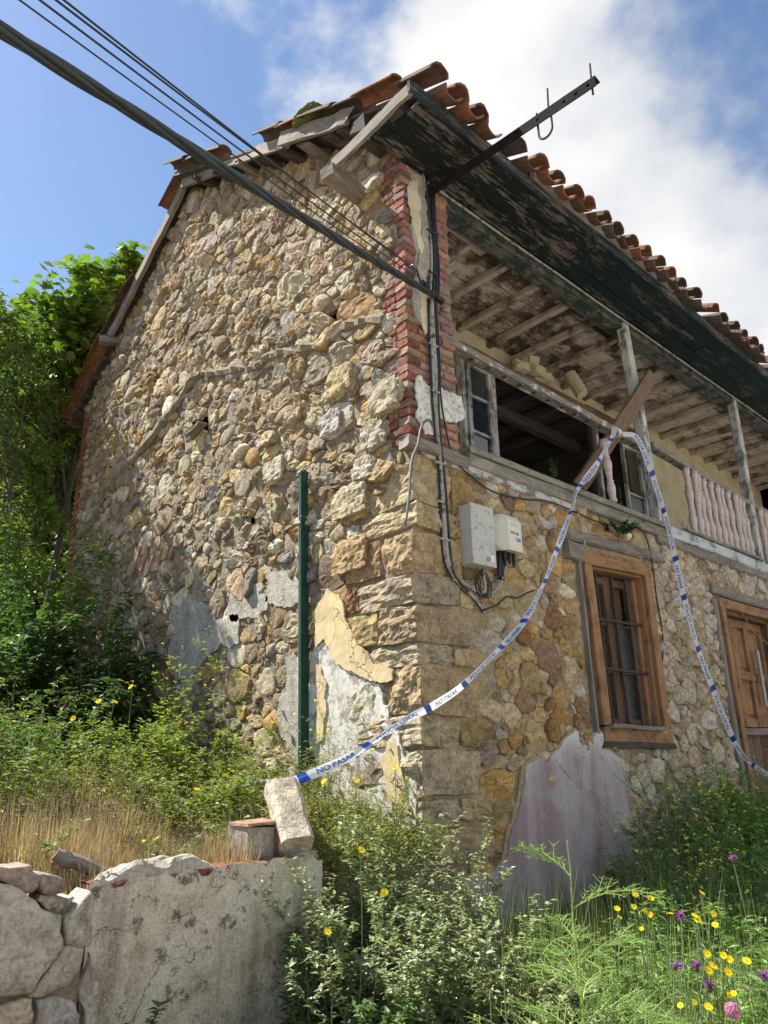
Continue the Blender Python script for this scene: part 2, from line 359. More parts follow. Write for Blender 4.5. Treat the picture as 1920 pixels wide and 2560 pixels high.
def cracks(t, v, c, scale, wd, dark=(.12, .10, .08)):
    vo = N(t, 'ShaderNodeTexVoronoi', feature='DISTANCE_TO_EDGE'); vo.inputs['Scale'].default_value = scale
    wp = N(t, 'ShaderNodeTexNoise'); wp.inputs['Scale'].default_value = scale * 2; wp.inputs['Detail'].default_value = 6; wp.inputs['Roughness'].default_value = .65; L(t, v, wp.inputs['Vector'])
    ad = N(t, 'ShaderNodeMix', data_type='RGBA', blend_type='ADD'); ad.inputs['Factor'].default_value = .5
    ca = [k for k in ad.inputs if k.type == 'RGBA']; L(t, v, ca[0]); L(t, wp.outputs['Color'], ca[1]); L(t, [k for k in ad.outputs if k.type == 'RGBA'][0], vo.inputs['Vector'])
    gap = ramp(t, noise_node(t, v, 1.6, 3), [(.45, 0), (.55, 1)])
    k = math_node(t, 'MAXIMUM', ramp(t, vo.outputs['Distance'], [(0, 0), (wd, 1)]), gap)
    return k, mix(t, k, dark, c)
def mat_purple():
    m, t, p = material('faded_purple_render'); v = objco(t); p.inputs['Roughness'].default_value = .95; p.inputs['Specular IOR Level'].default_value = .2
    st = noise_node(t, v, 6, 4, .6, (1, 1, .12)); g = noise_node(t, v, 170, 3, .75); bl = noise_node(t, v, 2.2, 4, .6); pw = noise_node(t, v, 1.4, 5, .6)
    c = ramp(t, st, [(.3, (.36, .245, .245)), (.52, (.49, .40, .40)), (.75, (.60, .55, .56))])
    c = mix(t, ramp(t, bl, [(.48, 0), (.62, .75)]), c, (.54, .51, .49))
    gz = N(t, 'ShaderNodeSeparateXYZ'); L(t, v, gz.inputs[0])
    white = math_node(t, 'ADD', math_node(t, 'MULTIPLY', gz.outputs['Z'], .55), math_node(t, 'MULTIPLY', pw, .7))
    c = mix(t, ramp(t, white, [(.86, 0), (1.1, .85)]), c, (.78, .77, .76))
    c = mix(t, ramp(t, math_node(t, 'ADD', gz.outputs['Z'], math_node(t, 'MULTIPLY', pw, .5)), [(.15, .75), (.6, 0)]), c, (.15, .115, .10))  # darker foot: partly its own grime, partly shade put into the colour
    c = mix(t, 1, c, ramp(t, g, [(.3, .5), (.6, 1.12)]), 'MULTIPLY')
    ch = ramp(t, noise_node(t, v, 5, 6, .7), [(.675, 0), (.695, 1)]); c = mix(t, ch, c, (.46, .40, .31))
    L(t, c, p.inputs['Base Color']); n = bump(t, p, g, .9, .007); bump(t, p, bl, .5, .03, n); return m
MT['purple'] = mat_purple()
def mat_render():
    m, t, p = material('pebbly_cement_render'); v = objco(t); p.inputs['Roughness'].default_value = .95; p.inputs['Specular IOR Level'].default_value = .2
    a = noise_node(t, v, 4.5, 7, .7); st = noise_node(t, v, 7, 5, .65, (1, 1, .16)); g = noise_node(t, v, 120, 3, .75); k = noise_node(t, v, 11, 8, .75)
    c = ramp(t, a, [(.36, (.36, .305, .21)), (.5, (.60, .535, .41)), (.62, (.70, .64, .51))])
    c = mix(t, ramp(t, st, [(.52, 0), (.66, .7)]), c, (.20, .17, .13))
    c = mix(t, ramp(t, k, [(.555, 0), (.62, .85)]), c, (.13, .10, .07))
    c = mix(t, ramp(t, g, [(.60, 0), (.68, .8)]), c, (.70, .66, .56))
    c = mix(t, 1, c, ramp(t, g, [(.3, .68), (.55, 1.12)]), 'MULTIPLY')
    kk, c = cracks(t, v, c, 2.1, .007)
    L(t, c, p.inputs['Base Color']); n = bump(t, p, g, .8, .008); n = bump(t, p, kk, .9, .015, n); bump(t, p, k, .6, .025, n); return m
MT['render'] = mat_render()

# ================================================================== terrain
def smooth(a, b, x):
    t = min(1, max(0, (x - a) / (b - a))); return t * t * (3 - 2 * t)
def zg(x, y):
    """street side ground"""
    z = -.06 + .42 * smooth(.8, 6, x) * smooth(-3, -.3, y) + .03 * noise.noise((x * 1.3, y * 1.3, 0))
    return z
def zt(x, y):
    """terrace ground beside the gable"""
    return .60 + .34 * smooth(-.3, 1.6, y) + .16 * smooth(1.5, 4, y) + .03 * max(0, y - 4) + .05 * noise.noise((x * 1.5, y * 1.5, 3)) + .05 * smooth(-1, -4, x)
def grid_mesh(xs, ys, f, holes=None):
    vs = [f(x, y) for y in ys for x in xs]; n = len(xs); fl = []
    for j in range(len(ys) - 1):
        for i in range(n - 1):
            if holes and holes((xs[i] + xs[i+1]) / 2, (ys[j] + ys[j+1]) / 2): continue
            fl += [j*n+i, j*n+i+1, (j+1)*n+i+1, (j+1)*n+i]
    return vs, fl
def lin(a, b, st): return [a + (b - a) * i / max(1, round((b - a) / st)) for i in range(max(1, round((b - a) / st)) + 1)]
xs = [-400, -150, -60, -25] + lin(-12, 14, .25) + [25, 60, 150, 400]; ys = [-400, -150, -60, -25, -12, -9] + lin(-7, 1.5, .25) + [6, 15, 25, 60, 150, 400]
v, fl = grid_mesh(xs, ys, lambda x, y: (x, y, zg(x, y)))
tag(link('ground', npmesh('ground', v, fl, [4] * (len(fl) // 4), mat=MT['soil'], smooth=True)), kind='structure')
v, fl = grid_mesh([-60, 0, 60], [-10.5, -2.75], lambda x, y: (x, y, .03))
tag(link('bounce_road', npmesh('bounce_road', v, fl, [4] * (len(fl) // 4), mat=MT['bounce_paving'])), kind='structure')  # unseen street paving, kept pale to bounce sun onto the shaded front wall
xs = [-40, -20, -10] + lin(-7, -.02, .12); ys = lin(-.28, 9, .14) + [12, 18, 30, 45]
def fter(x, y): return (x, y, zt(x, y))
v, fl = grid_mesh(xs, ys, fter)
# front bank of the terrace, between the garden wall and the house corner
xb = lin(-1.02, -.02, .06); b0 = len(v)
for k, (yy, dz) in enumerate(((-.28, 0), (-.34, -.1), (-.40, -.3), (-.50, -.75))):
    v += [(x, yy + .04 * noise.noise((x * 3, k, 1)), zt(x, -.28) + dz) for x in xb]
n = len(xb)
for k in range(3):
    for i in range(n - 1): fl += [b0+(k+1)*n+i, b0+(k+1)*n+i+1, b0+k*n+i+1, b0+k*n+i]
tag(link('terrace', npmesh('terrace', v, fl, [4] * (len(fl) // 4), mat=MT['soil'], smooth=True)), kind='structure')

# ================================================================== house
HOUSE = thing('stone_house', 'derelict two storey stone house with collapsing roof and open wooden balcony', 'house')
RIDGE_S, RIDGE_Z = 3.50, 7.53
EAVE_Z = 5.77
FS = (RIDGE_Z - EAVE_Z) / RIDGE_S; RS = .715
def roof_z(s): return EAVE_Z + FS * s if s < RIDGE_S else RIDGE_Z - RS * (s - RIDGE_S)
GEND = 6.13          # rear corner of the gable
XEND = 10.5
# --- plaster patches on the gable, in (s, z), read off the photograph
def gp(*pts): return [(p[1], p[2]) for p in (at(a, b, 0, 0) for a, b in pts)]
def fp(*pts): return [(p[0], p[2]) for p in (at(a, b, 1, 0) for a, b in pts)]
YELLOW = gp((684, 1325), (700, 1300), (716, 1272), (738, 1285), (752, 1320), (768, 1362), (790, 1400), (815, 1435), (858, 1448), (856, 1470), (832, 1476), (800, 1466), (770, 1450), (742, 1436), (722, 1412), (708, 1380), (690, 1400))
LOWPL = gp((684, 1400), (692, 1398), (710, 1382), (724, 1414), (744, 1438), (770, 1452), (826, 1478), (850, 1560), (875, 1620), (905, 1690), (905, 1790), (684, 1790))
GREY1 = gp((378, 1292), (440, 1300), (470, 1340), (520, 1330), (520, 1390), (450, 1420), (415, 1470), (382, 1460))
GREY2 = gp((575, 1220), (655, 1228), (655, 1300), (610, 1310), (578, 1300))
GREY3 = gp((500, 1270), (572, 1262), (580, 1320), (560, 1335), (492, 1330))
GREY4 = gp((620, 1420), (660, 1420), (664, 1640), (640, 1650), (600, 1560))
PURPLE = fp((1235, 1578), (1250, 1586), (1258, 1602), (1275, 1594), (1282, 1580), (1300, 1588), (1308, 1620), (1338, 1640), (1345, 1700), (1356, 1790), (1366, 1880), (1372, 1960), (1380, 2150), (1000, 2190), (985, 2050), (978, 1900), (1060, 1880), (1088, 1850), (1098, 1790), (1118, 1730), (1128, 1655), (1150, 1640), (1165, 1632), (1174, 1648), (1205, 1610))
HOLES_G = [(0.83, 4.47, .10, .11), (2.93, 4.24, .22, .15), (.93, 3.48, .06, .16), (3.2, 4.9, .09, .07), (4.0, 5.25, .1, .09), (2.2, 5.9, .08, .06), (1.9, 3.0, .05, .05)]
WIN = (1.95, 3.03, 1.17, 2.68)        # x0 x1 z0 z1 of the lower window's outer frame
DOOR = (4.47, 5.86, .2, 2.62)
def gable_ok(s, z): return z < roof_z(s) - .03
def in_hole(s, z, k=1.): return any(abs(s - a) < w_ * k and abs(z - b) < h_ * k for a, b, w_, h_ in HOLES_G)
# --- mortar faces of the two walls
def wall_face(name, us, zs, mapf, keep, mat, parent, amp=.018):
    n = len(us); vs = []; fl = []
    for z in zs:
        for u in us:
            h = amp * (noise.fractal((u * 4, z * 4, 2), 1, 2, 4) * 1.0) + amp * .7 * noise.noise((u * 17, z * 17, 5))
            vs.append(mapf(u, z, h))
    for j in range(len(zs) - 1):
        for i in range(n - 1):
            if keep((us[i]+us[i+1])/2, (zs[j]+zs[j+1])/2): fl += [j*n+i, j*n+i+1, (j+1)*n+i+1, (j+1)*n+i]
    return link(name, npmesh(name, vs, fl, [4] * (len(fl)//4), mat=mat, smooth=True), parent)
def GM(s, z, h):
    return (-h, s, z)
def GW_(s, z, h):
    """gable stones, drifted a little so that their beds are not straight"""
    k = smooth(.35, .9, s); return (-h, s + k * .05 * noise.noise((s * 2.6, z * 2.6, 11)), z + k * .065 * noise.noise((s * 2.9, z * 2.9, 4)))
def FW_(x, z, h):
    k = smooth(.7, 1.2, x) * smooth(3.1, 2.8, z) if not near_open(x, z, .2) else 0; return (x + k * .04 * noise.noise((x * 2.6, z * 2.6, 21)), -h, z + k * .05 * noise.noise((x * 2.9, z * 2.9, 14)))
FM = lambda x, z, h: (x, -h, z)
GABLE = wall_face('gable_wall', lin(0, GEND, .055), lin(.2, 7.8, .055), GM, lambda s, z: gable_ok(s, z + .03) and not in_hole(s, z, .8) and not (z > 3.12 and s < .04), MT['mortar'], HOUSE, .022)
FRONT = wall_face('front_wall', lin(0, XEND, .06), lin(-.3, 3.14, .06), FM, lambda x, z: not (WIN[0]+.03 < x < WIN[1]-.03 and WIN[2]+.03 < z < WIN[3]-.03) and not (DOOR[0]+.03 < x < DOOR[1]-.03 and z < DOOR[3]-.03), MT['mortar_front'], HOUSE)
# wall cores (closed, behind the faces)
mb = MB()
prof = [(.3, 0), (.3, .0)]
mb.slab([(.30, .35, 0), (.30, GEND - .02, 0), (.30, GEND - .02, 5.62), (.30, RIDGE_S, RIDGE_Z - .1), (.30, .35, EAVE_Z + .05)], (.25, 0, 0))
mb.box((.55, GEND - .4, -.3), (XEND, GEND - .02, 5.6)); mb.box((XEND - .4, .4, -.3), (XEND, GEND - .4, 5.6))
mb.box((.05, .3, -.3), (WIN[0] - .02, .55, 3.1)); mb.box((WIN[1] + .02, .3, -.3), (DOOR[0] - .02, .55, 3.1)); mb.box((DOOR[1] + .02, .3, -.3), (XEND - .4, .55, 3.1))
mb.box((WIN[0] - .02, .3, -.3), (WIN[1] + .02, .55, WIN[2])); mb.box((WIN[0] - .02, .3, WIN[3]), (WIN[1] + .02, .55, 3.1)); mb.box((DOOR[0] - .02, .3, DOOR[3]), (DOOR[1] + .02, .55, 3.1))
mb.box((WIN[0] - .3, 1.2, -.3), (XEND - .42, 1.3, 3.05))
mb.build('wall_core', MT['mortar'], HOUSE)
for (x0, x1, z0, z1) in (WIN, DOOR):                  # reveals of the openings
    mb = MB(); mb.box((x0 - .03, .0, z0), (x0 + .02, .3, z1)); mb.box((x1 - .02, .0, z0), (x1 + .03, .3, z1)); mb.box((x0 + .02, .0, z1 - .02), (x1 - .02, .3, z1 + .03)); mb.box((x0 + .02, 0., z0 - .03), (x1 - .02, .3, z0 + .02))
    mb.build('opening_reveal', MT['mortar_front'], FRONT)

# --- rubble: power diagram of random sites, each stone an angular or rounded lump inside its cell
def sites(u0, u1, v0, v1, sizes, ok, asp=1.3, tight=.86):
    pts = []; cell = .3; gridd = {}
    rm = max(s_[0] for s_ in sizes)
    for r0, r1, tries in sizes:
        for _ in range(tries):
            u = U(u0, u1); v = U(v0, v1); r = U(r0, r1)
            if not ok(u, v, r): continue
            a = u / asp; gx, gy = int(a / cell), int(v / cell); good = True
            for i in range(gx-2, gx+3):
                for j in range(gy-2, gy+3):
                    for k in gridd.get((i, j), ()):
                        q = pts[k]
                        if (q[0]/asp - a)**2 + (q[1]-v)**2 < ((q[2]+r)*tight)**2: good = False; break
                    if not good: break
                if not good: break
            if good:
                gridd.setdefault((gx, gy), []).append(len(pts)); pts.append((u, v, r))
    return np.array(pts)
def clip(poly, nx, ny, d):
    """the part of a convex polygon where n.p <= d"""
    out = []; n = len(poly)
    for i in range(n):
        ax, ay = poly[i]; bx, by = poly[(i+1) % n]; da = nx*ax + ny*ay - d; db = nx*bx + ny*by - d
        if da <= 0: out.append((ax, ay))
        if (da < 0) != (db < 0):
            t = da / (da - db); out.append((ax + (bx-ax)*t, ay + (by-ay)*t))
    return out
def stone_meshes(P, mapf, hfun, gap, colf, asp=1.3, round_p=.2, sharp=1., fill=1., rim=.5):
    """a list of (radius, verts, faces, colour, round) for every site: an angular stone fitted into its cell"""
    A = P.copy(); A[:, 0] /= asp; rmax = A[:, 2].max(); out = []
    for i in range(len(A)):
        d = A[:, :2] - A[i, :2]; dist = np.hypot(d[:, 0], d[:, 1]); r = A[i, 2]
        nb = np.where((dist > 1e-6) & (dist < (r + rmax) * 2.2))[0]
        rnd = random.random() < round_p; R0 = r * U(1.5, 2.1) * fill; a0 = U(0, 6.28); el = U(.6, 1)
        if rnd:
            R0 = r * U(1.15, 1.35); poly = [(R0 * math.cos(k * .449), R0 * el * math.sin(k * .449)) for k in range(14)]; ca, sa = math.cos(a0), math.sin(a0); poly = [(x*ca - y*sa, x*sa + y*ca) for x, y in poly]
        else: poly = [(R0 * math.cos(a0 + k * .7854) * U(.8, 1.1), R0 * math.sin(a0 + k * .7854) * U(.8, 1.1)) for k in range(8)]
        g_ = gap * U(.3, 1.6)
        for j in sorted(nb, key=lambda j: dist[j])[:18]:
            t = (dist[j]**2 + r*r - A[j, 2]**2) / (2 * dist[j]) - g_; th = U(-.10, .10); nx, ny = d[j] / dist[j]
            nx, ny = nx * math.cos(th) - ny * math.sin(th), nx * math.sin(th) + ny * math.cos(th)
            poly = clip(poly, nx, ny, max(t, r * .25))
            if len(poly) < 3: break
        if len(poly) < 3: continue
        if not rnd:
            for k in range(random.randrange(0, 3)):
                th = U(0, 6.28); poly = clip(poly, math.cos(th), math.sin(th), r * U(.55, 1.0))
                if len(poly) < 3: break
        if len(poly) < 3: continue
        cx = sum(q[0] for q in poly) / len(poly); cy = sum(q[1] for q in poly) / len(poly)
        ring = []; lm = r * .55
        for k in range(len(poly)):                                   # keep the corners, break long edges
            ax, ay = poly[k]; bx, by = poly[(k+1) % len(poly)]; ln = math.hypot(bx-ax, by-ay)
            if ln < r * .16: continue
            m = 1 if ln < lm else 2 if ln < 2 * lm else 3
            for q in range(m):
                t = q / m + (U(.06, .14) if q == 0 and not rnd else 0); j = ln * (U(-.05, .05) if q else U(-.02, .02)); ring.append((ax + (bx-ax)*t - (by-ay)/ln*j, ay + (by-ay)*t + (bx-ax)/ln*j))
        n = len(ring)
        if n < 4: continue
        H, base = hfun(P[i, 0], P[i, 1], r); H *= U(.5, 1.5)
        pl = [(U(0, 6.28), U(.3, 1.8) * H / r * sharp, H * U(.5, 1.15)) for k in range(random.randrange(2, 5))]; tl = (U(0, 6.28), U(0, .55) * H / r)
        vs = []; u0, v0 = P[i, 0], P[i, 1]; dx = U(-.2, .2); dy = U(-.2, .2)
        for q, f in enumerate((1.0, 1.0, .90, .66, .36, 0.)):
            for k in range(n if f > 0 else 1):
                a = cx + (ring[k][0] - cx) * f + (1 - f) * dx * r * .6; b = cy + (ring[k][1] - cy) * f + (1 - f) * dy * r * .6
                if q == 0: h = -.05
                elif rnd: h = H * math.sqrt(max(0, 1 - f * f * .93)) * 1.2
                else:
                    h = H * 1.1
                    for (aa, gr, cc) in pl: h = min(h, cc - gr * (a * math.cos(aa) + b * math.sin(aa)) * .6)
                    h += tl[1] * (a * math.cos(tl[0]) + b * math.sin(tl[0])); h = max(h, H * .15) * (0, rim, .94, 1., 1., 1.)[q] + H * U(-.17, .17)
                vs.append(mapf(u0 + a * asp, v0 + b, base + h))
        fs = []
        for q in range(4):
            for k in range(n): c = (k+1) % n; fs.append((q*n+k, q*n+c, (q+1)*n+c, (q+1)*n+k))
        fs += [(4*n+k, 4*n+(k+1) % n, 5*n) for k in range(n)]
        out.append((r, vs, fs, colf(P[i, 0], P[i, 1], r, rnd), rnd))
    return out
def place_stones(lst, parent, mat, nmax, flip, imp, name='stone'):
    order = sorted(range(len(lst)), key=lambda i: -imp(lst[i]))
    rest = MB(); og = origin(parent)
    for rank, i in enumerate(order):
        r, vs, fs, col, rnd = lst[i]
        if flip: fs = [tuple(reversed(f)) for f in fs]
        if rank < nmax:
            m = MB().add(vs, fs, col); c = V(np.array(vs).mean(0))
            o = link(name, m.mesh(name, mat, rnd, c), parent); o.location = c - og
        else: rest.add(vs, fs, col)
    if rest.v: rest.build('small_stones', mat, parent, kind='stuff')
def dist_cam(x, y, z): return math.sqrt((x-CAM.x)**2 + (y-CAM.y)**2 + (z-CAM.z)**2)
PAL_G = [((.40, .32, .21), 5), ((.44, .345, .20), 4.5), ((.32, .265, .195), 4), ((.47, .42, .33), 3.0), ((.41, .28, .13), 3.2), ((.26, .205, .155), 2), ((.32, .235, .16), 1.2), ((.58, .55, .48), 2.2), ((.29, .28, .265), .8), ((.50, .44, .33), 2)]
PAL_F = [((.44, .27, .10), 2.2), ((.31, .17, .085), 1.4), ((.46, .335, .165), 5), ((.42, .28, .12), 4.5), ((.51, .40, .23), 4), ((.32, .21, .115), 2.4), ((.36, .30, .22), 2.5), ((.54, .48, .37), 1.8), ((.26, .17, .11), 1)]
def pick(pal, k=1., warm=(1, 1, 1)):
    c = random.choices([p[0] for p in pal], [p[1] for p in pal])[0]; f = U(.74, 1.30) * k
    return tuple(min(.75, x * f * U(.96, 1.04) * w_) for x, w_ in zip(c, warm))
def big_quoin(s, z): return s < .62 and z < 2.86
def toothed(z): return .10 if int((z - 3.12) / .52) % 2 else .23
def ok_g(s, z, r):
    if not gable_ok(s, z + r * .7) or s < .1 or s > GEND - .1: return False
    if big_quoin(s - r * .5, z - r * .4): return False
    if z > 3.12 - r * .6 and s < toothed(z) + r * 1.05: return False
    if z > 3.2 and z < 5.5 and s > GEND - .2 - r: return False
    if in_hole(s, z, 1. + r * 3): return False
    return not any(inside(p, s, z) for p in (YELLOW, LOWPL, GREY1, GREY2, GREY3, GREY4))
def h_g(s, z, r):
    k = 1.
    if s < 2.4 and 2.2 < z < 4.7: k = 1.3
    if z < 2.3: k = .55
    if s > 2.3 and z < 4.2 - .35 * (s - 2.3): k = .7
    return min(.34 * r, .030) * k + .010, random.choice((.006, .004, .002, 0., -.005))
P = sites(.05, GEND, .6, 7.7, ((.12, .16, 30), (.085, .12, 300), (.06, .085, 3600), (.042, .06, 14000), (.026, .042, 16000)), ok_g, asp=1.36, tight=.75)
PAL_U = [((.37, .315, .23), 5), ((.33, .285, .225), 4), ((.43, .385, .31), 4), ((.28, .24, .195), 3), ((.40, .31, .18), 2), ((.33, .26, .19), 1.2), ((.54, .51, .44), 2.2), ((.30, .29, .275), 1)]
SG = stone_meshes(P, GW_, h_g, .0035, lambda s, z, r, rnd: pick(PAL_U if random.random() < .15 + .5 * smooth(2.2, 4.2, z + .25 * s) else PAL_G, .90 if z > 3 else .84, (1.05, .97, .83)), round_p=.05, asp=1.36, fill=1.1, rim=.62)
def imp_g(t):
    c = np.array(t[1]).mean(0); return t[0] / dist_cam(*c) * (0 if c[2] < 1.0 else 1)
place_stones(SG, GABLE, MT['stone'], 300, True, imp_g)
def near_open(x, z, m): return any(a - m < x < b + m and c - m < z < d + m for a, b, c, d in ((WIN[0]-.12, WIN[1]+.02, WIN[2]-.06, WIN[3]+.16), (DOOR[0]-.1, DOOR[1]+.1, 0, DOOR[3]+.14)))
def ok_f(x, z, r):
    if z + r * .7 > 3.05 or x < .1: return False
    if x < .6 + r * .7 and z < 2.95: return False
    return not near_open(x, z, r * .8) and not inside(PURPLE, x, z)
P = sites(.05, 10.45, -.2, 3.1, ((.12, .15, 30), (.085, .12, 420), (.055, .085, 7000), (.035, .055, 14000), (.018, .035, 9000)), ok_f, asp=1.25, tight=.78)
def h_f(x, z, r): return (min(.22 * r, .02) + .010) * (1.5 if x > 1.6 and z < 1.25 or x > 3.1 else 1.), random.choice((.004, .002, 0, -.004, -.009))
def col_f(x, z, r, rnd):
    c = pick(PAL_F)
    if (x > 1.7 and z < 1.2) or x > 3.1:
        k = U(.3, .8); c = tuple(a * (1-k) + b * k for a, b in zip(c, (.56, .51, .41)))
    return c
SF = stone_meshes(P, FW_, h_f, .004, col_f, asp=1.25, round_p=.05, sharp=.8, fill=1.05, rim=.6)
def imp_f(t):
    c = np.array(t[1]).mean(0); return t[0] / dist_cam(*c) * (0 if c[2] < .1 else 1)
place_stones(SF, FRONT, MT['stone_front'], 260, False, imp_f)
# --- large rounded corner stones
def boulder(lo, hi, seed, rnd=.35, nse=.06, n=7):
    """a cube-sphere blend with noise"""
    lo = V(lo); hi = V(hi); c = (lo + hi) / 2; h = (hi - lo) / 2; vs = []; fs = []
    idx = {}
    def vert(p):
        k = tuple(round(x, 4) for x in p)
        if k not in idx:
            q = V(p); s_ = q.normalized() * 1.12; q = q.lerp(s_, rnd)
            m = 1 + nse * 2 * noise.fractal(V(p) * 1.5 + V((seed * 7.3, seed, 0)), .8, 2.1, 5)
            idx[k] = len(vs); vs.append(c + V((q.x * h.x, q.y * h.y, q.z * h.z)) * m)
        return idx[k]
    L_ = [-1 + 2 * i / n for i in range(n + 1)]
    for ax in range(3):
        for sg in (-1, 1):
            for i in range(n):
                for j in range(n):
                    q = []
                    for a, b in ((L_[i], L_[j]), (L_[i+1], L_[j]), (L_[i+1], L_[j+1]), (L_[i], L_[j+1])):
                        p = [0, 0, 0]; p[ax] = sg; p[(ax+1) % 3] = a; p[(ax+2) % 3] = b; q.append(vert(p))
                    fs.append(tuple(q) if sg > 0 else tuple(reversed(q)))
    return vs, fs
zq = -.2; k = 0
QH = [.25, .17, .29, .21, .16, .27, .19, .30, .15, .24, .20, .28, .17, .23]
while zq < 2.86:
    hq = QH[k % len(QH)]; long_g = k % 2 == 0
    sg = U(.38, .60) if long_g else U(.22, .40); sf = U(.24, .40) if long_g else U(.42, .60)
    if zq + hq > 2.80: sg, sf, hq = .42, .36, .30
    col = random.choice([(.39, .305, .19), (.35, .265, .165), (.42, .345, .23), (.37, .30, .21), (.40, .29, .165)]) if zq < 2.4 else (.45, .36, .21)
    vs, fs = boulder((-.018 - U(0, .026), -.018 - U(0, .022), zq + .003), (sf, sg, zq + hq - .003), k, .18 + U(-.07, .06), .045, 16)
    m = MB().add(vs, fs, col); c = V(np.array(vs).mean(0)); o = link('stone', m.mesh('stone', MT['stone_front'], False, c), GABLE); o.location = c; o.rotation_euler = (R(U(-4, 4)), R(U(-4, 4)), R(U(-3, 3)))
    if sf < .46 and zq > -.1:
        vs, fs = boulder((sf + .015, -.025, zq + .015), (.60, .25, zq + hq - .015), k + 40, .2, .06, 8)
        m = MB().add(vs, fs, pick(PAL_F, .9)); c = V(np.array(vs).mean(0)); o = link('stone', m.mesh('stone', MT['stone_front'], False, c), FRONT); o.location = c
    if sg < .5:
        vs, fs = boulder((-.03, sg + .015, zq + .015), (.2, .64, zq + hq - .015), k + 60, .22, .07, 8)
        m = MB().add(vs, fs, pick(PAL_F, .92)); c = V(np.array(vs).mean(0)); o = link('stone', m.mesh('stone', MT['stone_front'], False, c), GABLE); o.location = c
    zq += hq; k += 1
for a, b, r0, c in ((835, 862, .15, (.45, .39, .27)), (742, 828, .14, (.46, .37, .20)), (795, 1015, .10, (.50, .45, .34)), (765, 1082, .16, (.47, .39, .25)), (815, 945, .12, (.43, .37, .27)), (722, 920, .12, (.43, .40, .35)), (812, 905, .08, (.42, .32, .19)), (640, 900, .1, (.42, .33, .21)), (765, 1200, .16, (.42, .29, .15)), (600, 1020, .13, (.48, .42, .32))):
    p = at(a, b, 0, 0)
    vs, fs = boulder((-.07, p.y - r0 * 1.1, p.z - r0 * .8), (.06, p.y + r0 * 1.1, p.z + r0 * .8), a, .45, .11, 12)
    m = MB().add(vs, fs, c); cc = V(np.array(vs).mean(0)); o = link('stone', m.mesh('stone', MT['stone'], False, cc), GABLE); o.location = cc
# --- mortar fillet left by an old lean-to roof, ledge, and broken tile ends in the gable
def fillet(pts, wd, out, name='mortar_fillet', n=7):
    line = smooth_line(pts, .06); mb = MB(); r = []
    pp = []
    for q in line: pp.append(q + V((-.012, .03 * noise.noise(q * 7), .035 * noise.noise(q * 6 + V((3, 0, 0)))))); r.append(wd * (1 + .75 * noise.noise(q * 14) + .4 * noise.noise(q * 31)))
    mb.tube(pp, r, n); return mb.build(name, MT['mortar'], GABLE)
G3 = lambda a, b, h=0: at(a, b, 0, -h)
fillet([G3(205, 1130), G3(235, 1060), G3(300, 985), G3(370, 900), G3(415, 830), G3(440, 808)], .055, .05)
fillet([G3(440, 808), G3(480, 806), G3(520, 800), G3(560, 795), G3(590, 770), G3(700, 745), G3(760, 705), G3(830, 690)], .045, .04)
fillet([G3(160, 1175), G3(190, 1145), G3(215, 1120)], .05, .04)
for i, (a, b, c, d) in enumerate(((285, 1240, 305, 1180), (305, 1232, 322, 1178), (322, 1232, 336, 1180), (340, 1218, 350, 1185), (365, 1205, 378, 1170))):
    p0, p1 = G3(a, b, .02), G3(c, d, .02)
    MB().bar(p0, p1, .05, .03, (-1, 0, 0), 2, .006, .004, random.choice([(.50, .30, .18), (.46, .24, .15), (.40, .3, .24)])).build('roof_tile', MT['brick'], GABLE)
p = G3(425, 920, .06); MB().bar(p + V((0, -.13, -.02)), p + V((0, .13, -.06)), .10, .02, (0, 0, 1), 3, .008).build('wood_splinter', MT['wood'], GABLE)
# --- plaster patches
def patch(poly, mapf, h, th, mat, parent, amp, name='plaster_patch', it=4, lab=None):
    pr = ragged([(a, b) for a, b in poly], amp, it); mb = MB(); n = len(pr)
    top = [mapf(q[0], q[1], h) for q in pr]; bot = [mapf(q[0], q[1], h - th) for q in pr]
    inn = [mapf(q[0] * .999, q[1], h) for q in pr]
    mb.add(top + bot, [tuple(range(n))] + [(i, (i+1) % n, n+(i+1) % n, n+i) for i in range(n)])
    return mb.build(name, mat, parent, label=lab)
patch(LOWPL, GM, .026, .05, MT['mottled_plaster'], GABLE, .16, lab='mottled white remains of plaster')
patch(YELLOW, GM, .040, .016, MT['yellow_plaster'], GABLE, .14, lab='pale yellow flake of painted plaster')
patch(gp((684, 1430), (700, 1440), (714, 1475), (712, 1540), (705, 1600), (684, 1610)), GM, .037, .012, MT['yellow_plaster'], GABLE, .14)
patch(gp((830, 1640), (848, 1600), (868, 1610), (880, 1680), (900, 1760), (860, 1740)), GM, .037, .012, MT['yellow_plaster'], GABLE, .14)
for q in (GREY1, GREY2, GREY3, GREY4): patch(q, GM, .024, .05, MT['grey_plaster'], GABLE, .2)
patch(PURPLE, FM, .034, .06, MT['purple'], FRONT, .09, it=4, lab='faded purple cement render')
# the buff undercoat that shows along the edge of the purple render
c_ = np.array(PURPLE).mean(0); und = [(c_[0] + (a - c_[0]) * 1.07, c_[1] + (b - c_[1]) * 1.035) for a, b in PURPLE]
patch(und, FM, .024, .05, MT['mortar_front'], FRONT, .1, it=3)

